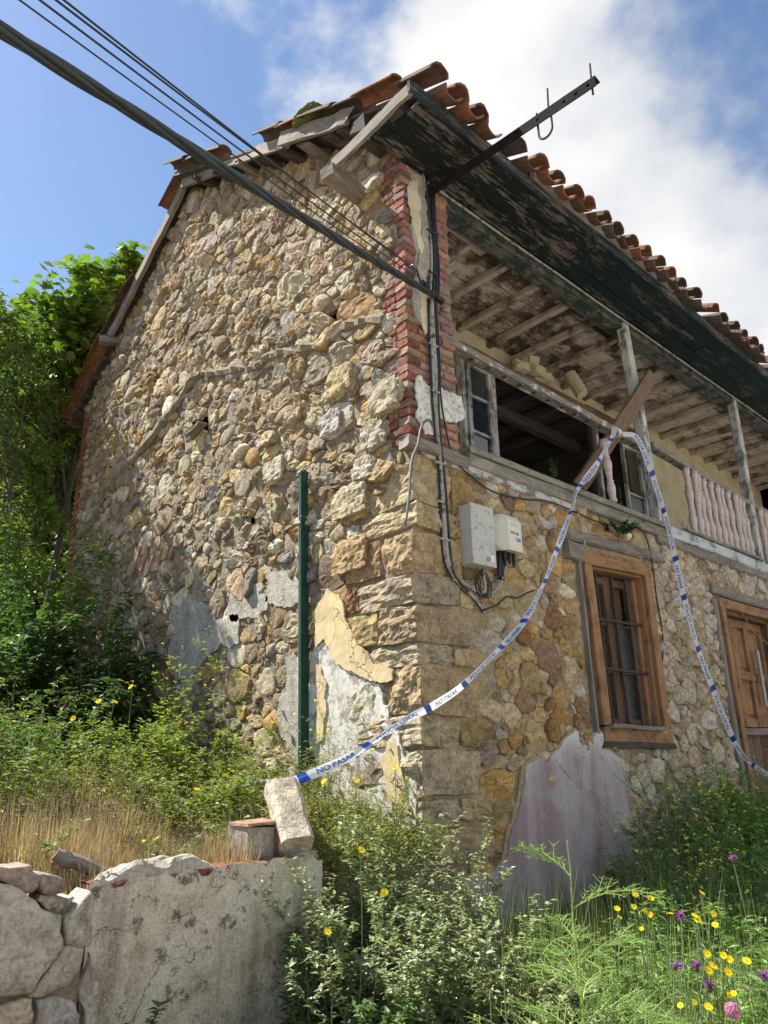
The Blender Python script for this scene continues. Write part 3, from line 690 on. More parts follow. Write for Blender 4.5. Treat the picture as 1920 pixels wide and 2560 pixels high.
# --- brick corner pier of the upper floor
PIER = MB().box((.008, .008, 3.1), (.50, .42, 5.46)).build('corner_pier', MT['mortar'], HOUSE)
BR = [(.29, .105, .065), (.25, .09, .06), (.33, .14, .085), (.21, .09, .07), (.33, .19, .13)]
BRF = [(.37, .21, .15), (.34, .18, .13), (.42, .27, .20), (.32, .19, .15)]
def brick(p0, p1, w_, t_, up, col, parent):
    return MB().bar(p0, p1, w_ + U(-.006, .004), t_, up, 3, .006, .010, tuple(c * U(.75, 1.15) for c in col), 1, .006).build('brick', MT['brick'], parent)
z = 3.13; k = 0
while z < 5.86:
    tw = toothed(z + .03); zc = z + .027; st = -.012 + U(-.004, .004)
    if z < 5.42:
        j = .115 if k % 2 else .235
        xs_ = [0.0, j]
        while xs_[-1] < .50: xs_.append(min(.50, xs_[-1] + .24))
        for a, b in zip(xs_, xs_[1:]):
            if b - a < .05: continue
            brick(V((a + .005 if a > 0 else -.01, .042 + U(-.004, .004), zc)), V((b - .006, .042 + U(-.004, .004), zc)), .108, .054, (0, 0, 1), random.choice(BRF) if b > .2 else random.choice(BR), PIER)
    # the gable side, toothed into the rubble
    a = .10 if z < 5.42 else 0.
    top = roof_z(tw) - .12
    if zc < top:
        if tw > .2:
            brick(V((.042, a + .004, zc)), V((.042, a + .09, zc)), .108, .054, (0, 0, 1), random.choice(BR), PIER)
            brick(V((.042, a + .10, zc)), V((.042, tw, zc)), .108, .054, (0, 0, 1), random.choice(BR), PIER)
        else: brick(V((.042, a + .004, zc)), V((.042, a + .07, zc)), .108, .054, (0, 0, 1), random.choice(BR), PIER)
    z += .067; k += 1
patch([(.03, 5.44), (.24, 5.44), (.23, 5.1), (.25, 4.8), (.20, 4.5), (.26, 4.3), (.22, 4.05), (.10, 4.1), (.10, 4.5), (.05, 4.9)], FM, .022, .02, MT['grey_plaster'], PIER, .12, lab='dirty grey remains of plaster')
patch([(.06, 5.30), (.15, 5.36), (.13, 5.05), (.19, 4.78), (.15, 4.68), (.09, 4.85), (.05, 5.0)], FM, .028, .008, MT['cream_plaster'], PIER, .15)
patch([(.10, 4.36), (.2, 4.34), (.21, 4.12), (.16, 4.0), (.12, 4.15)], FM, .028, .008, MT['cream_plaster'], PIER, .15)
patch(fp((892, 818), (905, 815), (918, 838), (935, 828), (962, 850), (990, 858), (997, 905), (970, 915), (945, 905), (938, 935), (912, 940), (893, 905)), FM, .03, .012, MT['white_plaster'], PIER, .16, lab='flaking white plaster')
REAR = MB().box((.008, GEND - .2, 3.2), (.2, GEND - .01, 5.42)).build('rear_quoin', MT['mortar'], HOUSE)
z = 3.22; k = 0
while z < 5.42:
    wq = .24 if k % 2 else .15
    brick(V((.035, GEND + .01, z + .03)), V((.035, GEND - wq, z + .03)), .10, .056, (0, 0, 1), random.choice(BR), REAR); z += .068; k += 1

# --- roof: decking, clay tiles, fascia, soffit, eave timbers
ROOF = thing('roof', None, None); ROOF.parent = HOUSE
EY = -.52           # eave line
mb = MB()
def deck(s0, s1, th, x0, x1):
    mb.slab([(x0, s0, roof_z(s0) + .02), (x0, s1, roof_z(s1) + .02), (x0, s1, roof_z(s1) + .02 + th), (x0, s0, roof_z(s0) + .02 + th)], (x1 - x0, 0, 0))
deck(-.45, RIDGE_S - .001, .03, -.26, XEND + .2); deck(RIDGE_S + .001, GEND + .28, .03, -.08, XEND + .2)
mb.build('roof_deck', MT['wood_dark'], ROOF)
def tile_mesh(r0, r1, ln, th, dn, up):
    """barrel tile, axis +Y, wide end at y = 0"""
    vs = []; fs = []; n = 7
    for y, r in ((0, r0), (ln / 2, (r0 + r1) / 2 * 1.01), (ln, r1)):
        for rr in (r, r - th):
            for k in range(n):
                a = math.pi * (.04 + .92 * k / (n - 1)); vs.append((rr * math.cos(a), y + U(-.004, .004), rr * math.sin(a) * (.86 if up else .8) + U(-.003, .003)))
    def q(i, l, k): return i * 2 * n + l * n + k
    for i in range(2):
        for k in range(n - 1): fs += [(q(i, 0, k), q(i+1, 0, k), q(i+1, 0, k+1), q(i, 0, k+1)), (q(i, 1, k+1), q(i+1, 1, k+1), q(i+1, 1, k), q(i, 1, k))]
        fs += [(q(i, 0, 0), q(i, 1, 0), q(i+1, 1, 0), q(i+1, 0, 0)), (q(i, 1, n-1), q(i, 0, n-1), q(i+1, 0, n-1), q(i+1, 1, n-1))]
    for k in range(n - 1): fs += [(q(0, 0, k+1), q(0, 1, k+1), q(0, 1, k), q(0, 0, k)), (q(2, 0, k), q(2, 1, k), q(2, 1, k+1), q(2, 0, k+1))]
    if not up: vs = [(x, y, -z) for x, y, z in vs]; fs = [tuple(reversed(f)) for f in fs]
    return vs, fs
TCOL = [(.14, .075, .05), (.12, .068, .05), (.18, .09, .055), (.11, .078, .06), (.24, .105, .055), (.13, .095, .075)]
TM = {}
for up in (True, False):
    TM[up] = [npmesh('roof_tile', *(lambda vf: (vf[0], [k for f in vf[1] for k in f], [len(f) for f in vf[1]], [c] * len(vf[1])))(tile_mesh(.094, .080, .46, .014, 1, up)), mat=MT['tile'], smooth=False) for c in TCOL]
def put_tile(p, slope, up, roll=0, yaw=0, flip=False, red=False):
    me = TM[up][4 if red and random.random() < .6 else random.randrange(6)]
    o = link('roof_tile', me, ROOF); o.location = p
    o.rotation_euler = (slope if not flip else slope, roll, yaw + (math.pi if flip else 0)); return o
FA = math.atan(FS); RA = math.atan(RS)
ncol = 42
for i in range(ncol):
    x = -.27 + i * .243
    for j in range(2):
        s = EY - .11 + j * .36 + U(-.02, .02)
        if j == 0 and i in (3, 17, 24): continue
        put_tile(V((x + U(-.02, .02), s, roof_z(s) + .145 + j * .012 + U(-.008, .01))), FA - R(3) + R(U(-3.5, 3.5)), True, R(U(-9, 9)), R(U(-5, 5)))
        s -= .035
        put_tile(V((x + .1215 + U(-.012, .012), s, roof_z(s) + .112 + j * .012 + U(-.008, .006))), FA - R(3) + R(U(-2, 2)), False, R(U(-4, 4)), R(U(-3, 3)))
s = EY + .62; 
while s < RIDGE_S - .2:                                            # verge of the front slope
    if 1.5 < s < 2.2: s += .37; continue
    put_tile(V((-.27 + U(-.03, .03), s, roof_z(s) + .125)), FA - R(2), True, R(U(-10, 6)), R(U(-4, 4)))
    put_tile(V((-.14, s - .05, roof_z(s) + .118)), FA - R(2), False, R(U(-4, 4)), R(U(-4, 4))); s += .37
s = GEND + .33
while s > RIDGE_S + .25:                                           # verge of the rear slope
    if not (RIDGE_S + .7 < s < RIDGE_S + 1.2):
        put_tile(V((-.14 + U(-.02, .02), s, roof_z(s) + .11)), RA - R(2), True, R(U(-6, 8)), R(U(-3, 3)), True, True)
        put_tile(V((-.02, s + .04, roof_z(s) + .105)), RA - R(2), False, R(U(-4, 4)), R(U(-3, 3)), True, True)
    s -= .37
for i in range(22):                                                 # ridge
    x = -.15 + i * .40; o = link('roof_tile', TM[True][random.randrange(6)], ROOF); o.location = (x, RIDGE_S, RIDGE_Z + .12 + U(-.01, .01)); o.rotation_euler = (R(U(-2, 2)), 0, R(90 + 180 + U(-5, 5)))
# the rest of the covering, corrugated like the tiles
xs = lin(-.05, XEND + .2, .0405); vs = []; fl = []; n = len(xs)
rows = [(EY + .68, 1)] + [(EY + .68 + (RIDGE_S - EY - .72) * k / 5, 1) for k in range(1, 6)]
rows2 = [(RIDGE_S + .04 + (GEND + .28 - RIDGE_S) * k / 5, 1) for k in range(6)]
for rws in (rows, rows2):
    b0 = len(vs)
    for s, _ in rws: vs += [(x, s, roof_z(s) + .125 + .05 * math.cos(2 * math.pi * (x + .27) / .243)) for x in xs]
    for j in range(len(rws) - 1):
        for i in range(n - 1): fl += [b0+j*n+i, b0+j*n+i+1, b0+(j+1)*n+i+1, b0+(j+1)*n+i]
tag(link('tile_field', npmesh('tile_field', vs, fl, [4] * (len(fl)//4), [(.3, .13, .07)] * (len(fl)//4), mat=MT['tile']), ROOF), kind='stuff')
# moss cushion on a verge tile
mb = MB(); vs, fs = boulder((-.37, .66, roof_z(.75) + .155), (-.2, .98, roof_z(.75) + .235), 3, .85, .10, 12); mb.add(vs, fs); mb.build('moss', MT['moss'], ROOF, kind='stuff')
# soffit boards
SZ = 5.46
for k in range(3):
    y0 = -.005 - k * .162; xx = -.36 + U(0, .1)
    while xx < XEND:
        ln = U(1.6, 2.9); x2 = min(XEND, xx + ln); ym = y0 - .081
        MB().bar((xx, ym, SZ + .012 + U(-.004, .004)), (x2 - .004, ym + U(-.004, .004), SZ + .012 + U(-.004, .006)), .150, .022, (0, 0, 1), 5, .004, .003, rag=.004).build('soffit_board', MT['black_soffit'] if xx < 1.2 else MT['green_soffit'] if xx < 3 else MT['green_soffit2'], ROOF)
        xx = x2
xx = -.42
for ln in (2.3, 1.35, 2.7, 2.4, 2.3):                               # fascia lengths
    MB().bar((xx, -.505 + U(-.006, .006), SZ + .05 + U(-.008, .004)), (xx + ln - .006, -.505 + U(-.006, .006), SZ + .05 + U(-.01, .006)), .026, .105, (0, 0, 1), 6, .003, .003, rag=.006).build('fascia_board', MT['fascia'], ROOF); xx += ln
MB().bar((.95, -.54, SZ + .085), (3.3, -.545, SZ + .10), .03, .07, (0, 0, 1), 6, .006, rag=.02).build('eave_batten', MT['wood'], ROOF)
for i in range(26):                                                 # rafter ends closing the gap above the fascia
    x = -.1 + i * .42; MB().bar((x, -.30, roof_z(-.30) - .045), (x, .6, roof_z(.6) - .045), .07, .10, (0, 0, 1), 2, .003).build('rafter', MT['wood_dark'], ROOF)
# timbers of the broken gable corner
MB().bar((-.395, -.50, SZ + .04), (-.385, .36, 5.45), .03, .10, (0, 0, 1), 6, .004, rag=.01).build('barge_board', MT['wood'], ROOF)
MB().bar((-.42, .40, 5.40), (.06, .46, 5.43), .13, .10, (0, 0, 1), 4, .006, rag=.012).build('corner_block', MT['wood'], ROOF)
MB().bar((-.33, -.06, 5.56), (.9, -.06, 5.56), .14, .17, (0, 0, 1), 4, .006, rag=.015).build('wall_plate', MT['wood_dark'], ROOF)
MB().bar((-.36, -.27, 5.53), (.7, -.28, 5.53), .12, .10, (0, 0, 1), 4, .006, rag=.03).build('outrigger', MT['wood_dark'], ROOF)
MB().bar((-.30, .16, 5.73), (.4, .16, 5.73), .13, .14, (0, 0, 1), 4, .012, rag=.04).build('purlin', MT['wood_dark'], ROOF)
for s in (.42, .62, .95, 1.28, 1.66, 2.05, 2.5, 2.95): MB().bar((-.24 + U(-.03, .03), s, roof_z(s) - .05 - U(0, .03)), (.3, s + U(-.03, .03), roof_z(s) - .05), U(.09, .17), .035, (0, -FS, 1), 3, .005, rag=.02).build('lookout', MT['wood_dark'] if random.random() < .6 else MT['wood'], ROOF)
MB().bar((-.27, .30, roof_z(.30) + .03), (-.29, 1.20, roof_z(1.2) + .01), .035, .14, (0, 0, 1), 8, .007, rag=.06).build('barge_board', MT['wood'], ROOF)
MB().bar((-.26, 1.12, roof_z(1.12) + .0), (-.22, 2.55, roof_z(2.55) + .0), .03, .12, (0, 0, 1), 8, .007, rag=.04).build('barge_board', MT['wood'], ROOF)
MB().bar((-.20, 2.3, roof_z(2.3) - .03), (-.16, 3.42, roof_z(3.42) - .03), .03, .11, (0, 0, 1), 8, .010, rag=.06).build('barge_board', MT['wood'], ROOF)
MB().bar((-.10, 3.46, roof_z(3.46) + .03), (-.12, 5.25, roof_z(5.25) + .01), .05, .12, (0, 0, 1), 10, .006, rag=.04).build('barge_board', MT['wood'], ROOF)
MB().bar((-.22, 5.30, roof_z(5.3) - .02), (.08, 5.2, roof_z(5.2) - .06), .10, .09, (0, 0, 1), 3, .006, rag=.02).build('corner_block', MT['wood'], ROOF)
for s in (5.5, 5.75, 6.0, 6.22): MB().bar((-.10, s, roof_z(s) - .03), (.2, s, roof_z(s) - .03), .16, .06, (0, 0, 1), 2, .006, rag=.02).build('lookout', MT['wood_dark'], ROOF)

# ================================================================== balcony
BAL = thing('balcony', None, None); BAL.parent = HOUSE
CZ = 5.50
# top plate over the balcony, with its run of old cable
for x0, x1 in ((.48, 3.25), (3.25, 5.95), (5.95, XEND)):
    MB().bar((x0 - .12 if x0 < 1 else x0 + .004, .085, SZ - .055), (x1, .085, SZ - .055), .17, .13, (0, 0, 1), 8, .005, .008).build('top_plate', MT['beam'], BAL)
MB().bar((.46, .19, 5.385), (1.15, .19, 5.40), .05, .07, (0, 0, 1), 4, .004, rag=.02).build('patch_board', MT['wood_pink'], BAL)
# ceiling boards (run along x) on joists (run from the plate to the back wall)
yb = .16
while yb < 1.28:
    wd = U(.17, .21); xx = .40
    while xx < XEND - .4:
        lf_ = xx < 3.3; x2 = min(XEND - .4, xx + (U(.5, 1.15) if lf_ else U(1.7, 3.2))); sg_ = U(-.022, .004) if lf_ else 0
        if not (lf_ and xx > 1.4 and random.random() < .22): MB().bar((xx, yb + wd / 2, CZ + U(-.004, .004)), (x2 - .003, yb + wd / 2 + sg_ * .4, CZ + sg_), wd - .014, .02, (0, 0, 1), 4, .004, .002).build('ceiling_board', MT['ceiling_rot'] if lf_ and xx > .9 else MT['ceiling'], BAL)
        xx = x2
    yb += wd
MB().box((.3, .1, CZ + .02), (XEND - .4, 1.5, CZ + .05)).build('ceiling_gap_backing', MT['wood_dark'], BAL)  # added dark sheet, painted-in shade behind board gaps and missing boards
for i, x in enumerate(lin(.62, XEND - .6, .50)):
    MB().bar((x, .12, CZ - .048), (x + U(-.04, .04), 1.3, CZ - .05 + U(-.03, 0)), .065, .075, (0, 0, 1), 5, .004, .008).build('joist', MT['joist'], BAL)
# back wall of the balcony: plaster, opening with broken sashes
BW = 1.27
mb = MB()
for lo, hi in (((.0, BW, 3.0), (2.0, BW + .25, 5.6)), ((2.0, BW, 5.22), (2.62, BW + .25, 5.6)), ((2.62, BW + .03, 5.32), (5.9, BW + .25, 5.6)), ((5.9, BW, 3.0), (8.75, BW + .25, 5.6)), ((9.3, BW, 3.0), (XEND, BW + .25, 5.6)), ((8.75, BW, 5.1), (9.3, BW + .25, 5.6))): mb.box(lo, hi)
mb.build('back_wall', MT['yellow_wall'], BAL)
mb = MB(); mb.box((.45, .42, 3.0), (.5, BW, 5.6)); mb.box((XEND - .4, 0, 3.0), (XEND - .2, BW, 5.6)); mb.build('side_wall', MT['yellow_wall'], BAL)
MB().bar((2.0, BW - .03, 5.16), (4.55, BW - .03, 5.20), .12, .13, (0, 0, 1), 8, .012, .008).build('lintel', MT['wood_brown'], BAL)
MB().bar((4.4, BW - .03, 5.22), (6.0, BW - .03, 5.22), .08, .12, (0, 0, 1), 5, .006, .006).build('lintel', MT['brown_wood'], BAL)
pl = MB()
for i in range(5):                                                  # loose chunks of ceiling plaster and bricks above the opening
    a = V((3.0 + i * .13 + U(-.03, .03), BW - .12 + U(-.05, .05), 5.32 + U(-.06, .04)))
    vs, fs = boulder(a - V((.10, .06, .05)), a + V((.10, .06, .05)), i + 90, .2, .2, 3); pl.add(vs, fs)
pl.build('loose_plaster', MT['cream_plaster'], BAL)
p = V((3.72, .98, 5.36)); MB().tube([p, p + V((.03, -.12, -.30))], .075, 12, cap=False).tube([p + V((.03, -.12, -.30)), p], .066, 12).build('clay_pipe', MT['cream_plaster'], BAL)
# dark room behind
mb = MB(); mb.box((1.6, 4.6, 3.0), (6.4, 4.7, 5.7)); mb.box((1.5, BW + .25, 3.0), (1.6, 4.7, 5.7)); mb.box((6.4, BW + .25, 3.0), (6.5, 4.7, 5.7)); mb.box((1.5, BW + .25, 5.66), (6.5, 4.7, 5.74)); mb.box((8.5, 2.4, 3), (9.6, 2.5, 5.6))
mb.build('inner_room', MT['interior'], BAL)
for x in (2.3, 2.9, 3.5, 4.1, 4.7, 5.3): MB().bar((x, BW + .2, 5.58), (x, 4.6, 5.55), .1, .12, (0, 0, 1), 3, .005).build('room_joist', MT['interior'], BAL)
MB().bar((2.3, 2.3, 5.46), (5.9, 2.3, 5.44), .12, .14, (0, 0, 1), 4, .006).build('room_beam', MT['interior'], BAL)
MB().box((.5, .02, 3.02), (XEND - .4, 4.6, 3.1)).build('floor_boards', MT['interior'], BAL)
# sashes of the two windows in the back wall
def sash(x0, x1, y, z0, z1, bars, mat, glass, skew=0):
    f = MB(); u = (0, 0, 1); t = .045
    for x in (x0, x1): f.bar((x, y, z0), (x + skew, y, z1), .055, t, (0, 1, 0), 5, .002, .004)
    for z in (z0 + .03, z1 - .03): f.bar((x0, y, z), (x1, y, z), t, .06, u, 3, .002, .004)
    o = f.build('sash', mat, BAL)
    for z in bars: MB().bar((x0, y, z), (x1, y, z), .03, .028, u, 2, .002, .003).build('glazing_bar', mat, BAL)
    zz = [z0] + list(bars) + [z1]
    for k, (a, b) in enumerate(zip(zz, zz[1:])):
        g = glass[k] if isinstance(glass, (list, tuple)) else glass
        if g is not None: MB().box((x0 + .02, y + .01, a + .01), (x1 - .02, y + .014, b - .01)).build('pane', g, BAL)
sash(2.06, 2.40, BW - .10, 3.55, 5.02, (4.22, 4.62), MT['white_wood'], [MT['blue_glass'], MT['blue_glass'], MT['glass'], ])
for x, y in ((2.50, BW - .02), (2.60, BW + .02)): MB().bar((x, y, 3.1), (x, y, 5.15), .07, .07, (0, 1, 0), 6, .003, .005).build('jamb', MT['white_wood'], BAL)
MB().bar((2.0, BW - .06, 3.1), (2.0, BW - .06, 5.12), .05, .08, (0, 1, 0), 6, .003, .005).build('jamb', MT['white_wood'], BAL)
for x in (4.52, 4.62, 5.72, 5.85): MB().bar((x, BW - .02, 3.1), (x, BW - .02, 5.16), .06, .07, (0, 1, 0), 6, .003, .005).build('jamb', MT['white_wood'] if x != 4.52 else MT['wood_dark'], BAL)
sash(5.12, 5.55, BW - .10, 3.3, 4.95, (3.75, 4.25), MT['white_wood'], [None, MT['glass'], None])
# posts
def P3(a, b, y): return at(a, b, 1, y)
for (b0, b1, t0, t1) in (((3.47, .02, 3.2), None, (3.275, .03, 5.40), None), ((5.90, .02, 3.18), None, (5.985, .03, 5.40), None), ((8.4, .02, 3.18), None, (8.45, .03, 5.4), None)):
    MB().bar(b0, t0, .105, .10, (0, 1, 0), 10, .003, .012).build('post', MT['white_wood'], BAL)
# rails with the mortises of the lost balusters
def rail(p0, p1, mat, w_, t_, holes, name='rail'):
    o = MB().bar(p0, p1, w_, t_, (0, 0, 1), 8, .003, .006, rag=.01).build(name, mat, BAL)
    p0 = V(p0); p1 = V(p1); mb = MB()
    for q in holes:
        c = p0.lerp(p1, q) + V((0, 0, -t_ / 2 - .001)); mb.lathe(c - V((0, 0, .0015)), [(.024, 0), (.022, .004)], 8)
    if mb.v: tag(mb.build('mortise', MT['wood_dark'], BAL), kind='stuff')
    return o
rail((.34, .03, 4.075), (3.42, .03, 4.02), MT['rail'], .10, .065, [.06 + .066 * i for i in range(14)])
rail((3.52, .03, 4.085), (5.92, .03, 3.965), MT['moulding'], .10, .065, [.05, .12, .19])
rail((5.95, .03, 3.96), (8.4, .03, 3.96), MT['moulding'], .10, .065, [])
# floor beam: moulded board, with the sockets along its upper edge
rail((.56, -.01, 3.215), (3.55, -.015, 3.20), MT['moulding'], .10, .05, [], 'floor_rail')
mb = MB(); x = .72
while x < 3.3: mb.lathe((x, -.035, 3.2385), [(.024, 0), (.022, .0035)], 8); x += .19
tag(mb.build('mortise', MT['wood_dark'], BAL), kind='stuff')
MB().bar((.56, -.022, 3.135), (3.5, -.022, 3.12), .05, .10, (0, 0, 1), 8, .003, .01).build('floor_beam', MT['moulding'], BAL)
MB().bar((.1, -.008, 3.075), (1.9, -.008, 3.05), .05, .07, (0, 0, 1), 6, .004, .01, rag=.03).build('floor_beam', MT['white_wood'], BAL)
MB().bar((-.06, .0, 3.11), (.55, .0, 3.10), .12, .09, (0, 0, 1), 3, .005, .015, rag=.02).build('sill_beam', MT['wood'], BAL)
MB().bar((.02, .16, 3.085), (.04, .44, 3.08), .10, .11, (0, 0, 1), 3, .006, .015, rag=.02).build('sill_beam', MT['wood'], BAL)
MB().bar((3.5, -.02, 3.16), (XEND, -.02, 3.14), .06, .12, (0, 0, 1), 14, .004, .01).build('floor_beam', MT['blue_white'], BAL)
MB().bar((3.3, -.01, 3.05), (XEND, -.01, 3.04), .06, .10, (0, 0, 1), 14, .006, .014).build('floor_beam', MT['wood'], BAL)
MB().bar((3.9, -.03, 3.245), (5.85, -.03, 3.235), .08, .03, (0, 0, 1), 5, .003, .006).build('floor_rail', MT['moulding'], BAL)
# balusters
BP = [(.030, 0), (.034, .02), (.026, .06), (.033, .10), (.036, .16), (.030, .20), (.022, .22), (.031, .235), (.022, .25), (.028, .32), (.037, .42), (.034, .47), (.021, .49), (.032, .505), (.021, .52), (.025, .58), (.024, .63), (.030, .64), (.034, .66), (.034, .71)]
bm_ = MB().lathe((0, 0, 0), BP, 12).mesh('baluster', MT['baluster'], True)
for i in range(11):
    o = link('baluster', bm_, BAL); o.location = (4.16 + i * .147 if i < 11 else 0, -.025 + U(-.004, .004), 3.25); o.rotation_euler = (R(U(-1.5, 1.5)), R(U(-1.5, 1.5)), U(0, 6)); o.scale = (1.12, 1.12, (3.985 - .04 * i / 11 - 3.25 - .0) / .71 * (1.0 - .012 * i / 11))
for i in range(8): o = link('baluster', bm_, BAL); o.location = (6.1 + i * .15, -.025, 3.23); o.scale = (1.12, 1.12, .98)
o = link('baluster', bm_, BAL); a = P3(1325, 1085, 0); b = P3(1303, 950, 0); o.location = a; d = (b - a); o.rotation_euler = d.to_track_quat('Z', 'Y').to_euler(); o.scale = (1.15, 1.15, d.length / .71)

# ================================================================== lower window and door
WND = thing('window', None, None); WND.parent = FRONT; tag(WND, 'barred lower window with flaking orange frame')
def WQ(a, b, y=-.02): return P3(a, b, y)
c = dict(tl=WQ(1263, 1205), tr=WQ(1392, 1232), bl=WQ(1310, 1592), br=WQ(1440, 1598))
def fr(p, q, w_, t_, mat, parent, name='frame', up=(0, -1, 0), seg=6, jit=.006): return MB().bar(p, q, w_, t_, up, seg, .003, jit, rag=.004).build(name, mat, parent)
fr(c['tl'] + V((-.06, 0, 0)), c['tr'] + V((.06, 0, 0)), .12, .07, MT['orange_wood'], WND)
fr(c['bl'] + V((-.06, .004, .02)), c['br'] + V((.06, .004, .02)), .11, .07, MT['orange_wood'], WND)
fr(c['tl'] + V((0, .003, -.06)), c['bl'] + V((0, .003, .09)), .11, .07, MT['orange_wood'], WND)
fr(c['tr'] + V((0, .003, -.06)), c['br'] + V((0, .003, .09)), .11, .07, MT['orange_wood'], WND)
for k in ('tl', 'tr'):                                              # deep inner lining of the frame
    s_ = 1 if k == 'tl' else -1; e = 'bl' if k == 'tl' else 'br'
    MB().bar(c[k] + V((s_ * .065, .10, -.06)), c[e] + V((s_ * .065, .10, .08)), .03, .18, (0, -1, 0), 4, .002).build('lining', MT['orange_wood'], WND)
MB().bar(c['tl'] + V((.05, .10, -.065)), c['tr'] + V((-.05, .10, -.065)), .18, .03, (0, 0, 1), 4, .002).build('lining', MT['orange_wood'], WND)
MB().bar(c['bl'] + V((.0, -.035, .085)), c['br'] + V((-.12, -.03, .085)), .07, .035, (0, 0, 1), 4, .003, rag=.02).build('sill_board', MT['wood'], WND)
MB().bar(c['bl'] + V((-.08, -.0, -.055)), c['br'] + V((.09, -.0, -.055)), .07, .05, (0, 0, 1), 4, .004, rag=.02).build('sill_board', MT['wood_dark'], WND)
Y1 = .10
def IQ(u, v, y=Y1):
    """place inside the window frame, u to the right, v upwards, 0..1"""
    a = c['bl'].lerp(c['br'], u); b = c['tl'].lerp(c['tr'], u); p = a.lerp(b, v); return V((p.x, y, p.z))
fr(IQ(.46, .06), IQ(.46, .93), .10, .05, MT['brown_wood'], WND, 'mullion')
fr(IQ(.53, .06, Y1 - .012), IQ(.53, .93, Y1 - .012), .05, .04, MT['brown_wood'], WND, 'mullion')
fr(IQ(.11, .06), IQ(.11, .93), .05, .05, MT['brown_wood'], WND, 'sash_stile'); fr(IQ(.83, .06), IQ(.83, .93), .05, .05, MT['brown_wood'], WND, 'sash_stile')
fr(IQ(.90, .06, Y1 - .03), IQ(.90, .93, Y1 - .03), .05, .05, MT['orange_wood'], WND, 'sash_stile')
for v_ in (.085, .905): fr(IQ(.08, v_, Y1 + .004), IQ(.88, v_, Y1 + .004), .07, .045, MT['brown_wood'], WND, 'sash_rail')
for v_ in (.37, .645): fr(IQ(.10, v_, Y1 + .006), IQ(.86, v_, Y1 + .006), .025, .03, MT['brown_wood'], WND, 'glazing_bar')
def pane(u0, u1, v0, v1, mat, y=Y1 + .012): MB().add([IQ(u0, v0, y), IQ(u1, v0, y), IQ(u1, v1, y), IQ(u0, v1, y)], [(0, 1, 2, 3)]).build('pane', mat, WND)
for v0, v1 in ((.1, .36), (.38, .635), (.655, .89)): pane(.12, .42, v0, v1, MT['glass'])
for v0, v1 in ((.1, .36), (.38, .635)): pane(.56, .82, v0, v1, MT['glass'])
MB().bar(IQ(.70, .64, Y1 + .06), IQ(.70, .9, Y1 + .06), .22, .02, (0, -1, 0), 2, .002).build('shutter_leaf', MT['brown_wood'], WND)
for u in (.24, .50, .735):
    p = [IQ(u, .055, .045), IQ(u, .94, .045)]; MB().tube([p[0].lerp(p[1], k / 8) + V((U(-.003, .003), 0, 0)) for k in range(9)], .0125, 8).build('iron_bar', MT['iron'], WND)
for v_ in (.375, .66):
    p = [IQ(.03, v_, .032), IQ(.97, v_, .032)]; MB().tube([p[0].lerp(p[1], k / 6) + V((0, 0, U(-.004, .004))) for k in range(7)], .014, 8).build('iron_bar', MT['iron'], WND)
# timber lintel and its end block above the window
MB().bar((1.72, -.005, 2.80), (3.35, .0, 2.86), .09, .10, (0, 0, 1), 10, .010, .02, rag=.03).build('lintel', MT['wood'], FRONT)
MB().bar((1.70, -.02, 2.665), (1.93, -.02, 2.665), .08, .15, (0, 0, 1), 2, .006, .012, rag=.01).build('lintel_block', MT['wood'], FRONT)
MB().bar((1.90, -.02, 1.25), (1.885, -.02, 2.7), .03, .05, (0, -1, 0), 5, .004).build('side_board', MT['wood'], FRONT)
# door
DR = thing('door', None, None); DR.parent = FRONT; tag(DR, 'panelled door with flaking orange upper leaf and bare grey lower boards')
x0, x1, z0, z1 = DOOR
fr((x0 + .06, -.02, z0), (x0 + .02, -.02, z1 - .1), .09, .08, MT['orange_wood'], DR); fr((x1 - .05, -.02, z0), (x1 - .05, -.02, z1 - .1), .12, .08, MT['orange_wood'], DR)
fr((x0 - .05, -.022, z1 - .06), (x1 + .03, -.022, z1 - .06), .10, .08, MT['orange_wood'], DR)
fr((x0 - .16, -.01, z1 + .07), (x1 + .2, -.01, z1 + .06), .10, .09, MT['wood'], DR, 'lintel', jit=.012)
fr((x0 - .06, -.0, .15), (x0 - .10, -.0, z1 - .03), .10, .08, MT['wood'], DR, 'old_jamb', jit=.014)
YD = .10
fr((x0 + .1, YD - .05, z1 - .13), (x1 - .1, YD - .05, z1 - .13), .06, .12, MT['brown_wood'], DR, 'head')
lx = (x0 + .10, x0 + .46, x0 + .50, x1 - .16)
for a, b in ((x0 + .11, .0), (x0 + .465, 0), (x0 + .83, 0), (x1 - .14, 0)): fr((a, YD, 1.33), (a, YD, z1 - .14), .075, .05, MT['orange_wood'], DR, 'stile')
for zz in (1.37, 1.86, 2.42): fr((x0 + .1, YD + .004, zz), (x1 - .1, YD + .004, zz), .09, .045, MT['orange_wood'], DR, 'door_rail')
for a, b in ((x0 + .15, x0 + .43), (x0 + .50, x0 + .79), (x0 + .87, x1 - .18)):
    for u, q in ((1.41, 1.82), (1.905, 2.38)):
        MB().box((a - .005, YD + .012, u - .005), (b + .005, YD + .03, q + .005)).build('panel', MT['orange_wood'], DR)
        MB().bar(((a + b) / 2, YD + .008, u + .05), ((a + b) / 2, YD + .008, q - .05), b - a - .07, .014, (0, -1, 0), 1, 0, .008).build('panel', MT['orange_wood'], DR)
fr((x0 + .08, YD - .015, 1.28), (x1 - .1, YD - .015, 1.28), .07, .08, MT['wood'], DR, 'door_rail')
xx = x0 + .1
while xx < x1 - .12: MB().bar((xx + .07, YD + .01, .2), (xx + .07, YD + .01, 1.245), .136, .03, (0, -1, 0), 4, .003).build('board', MT['brown_wood'] if random.random() < .4 else MT['wood_brown'], DR); xx += .14
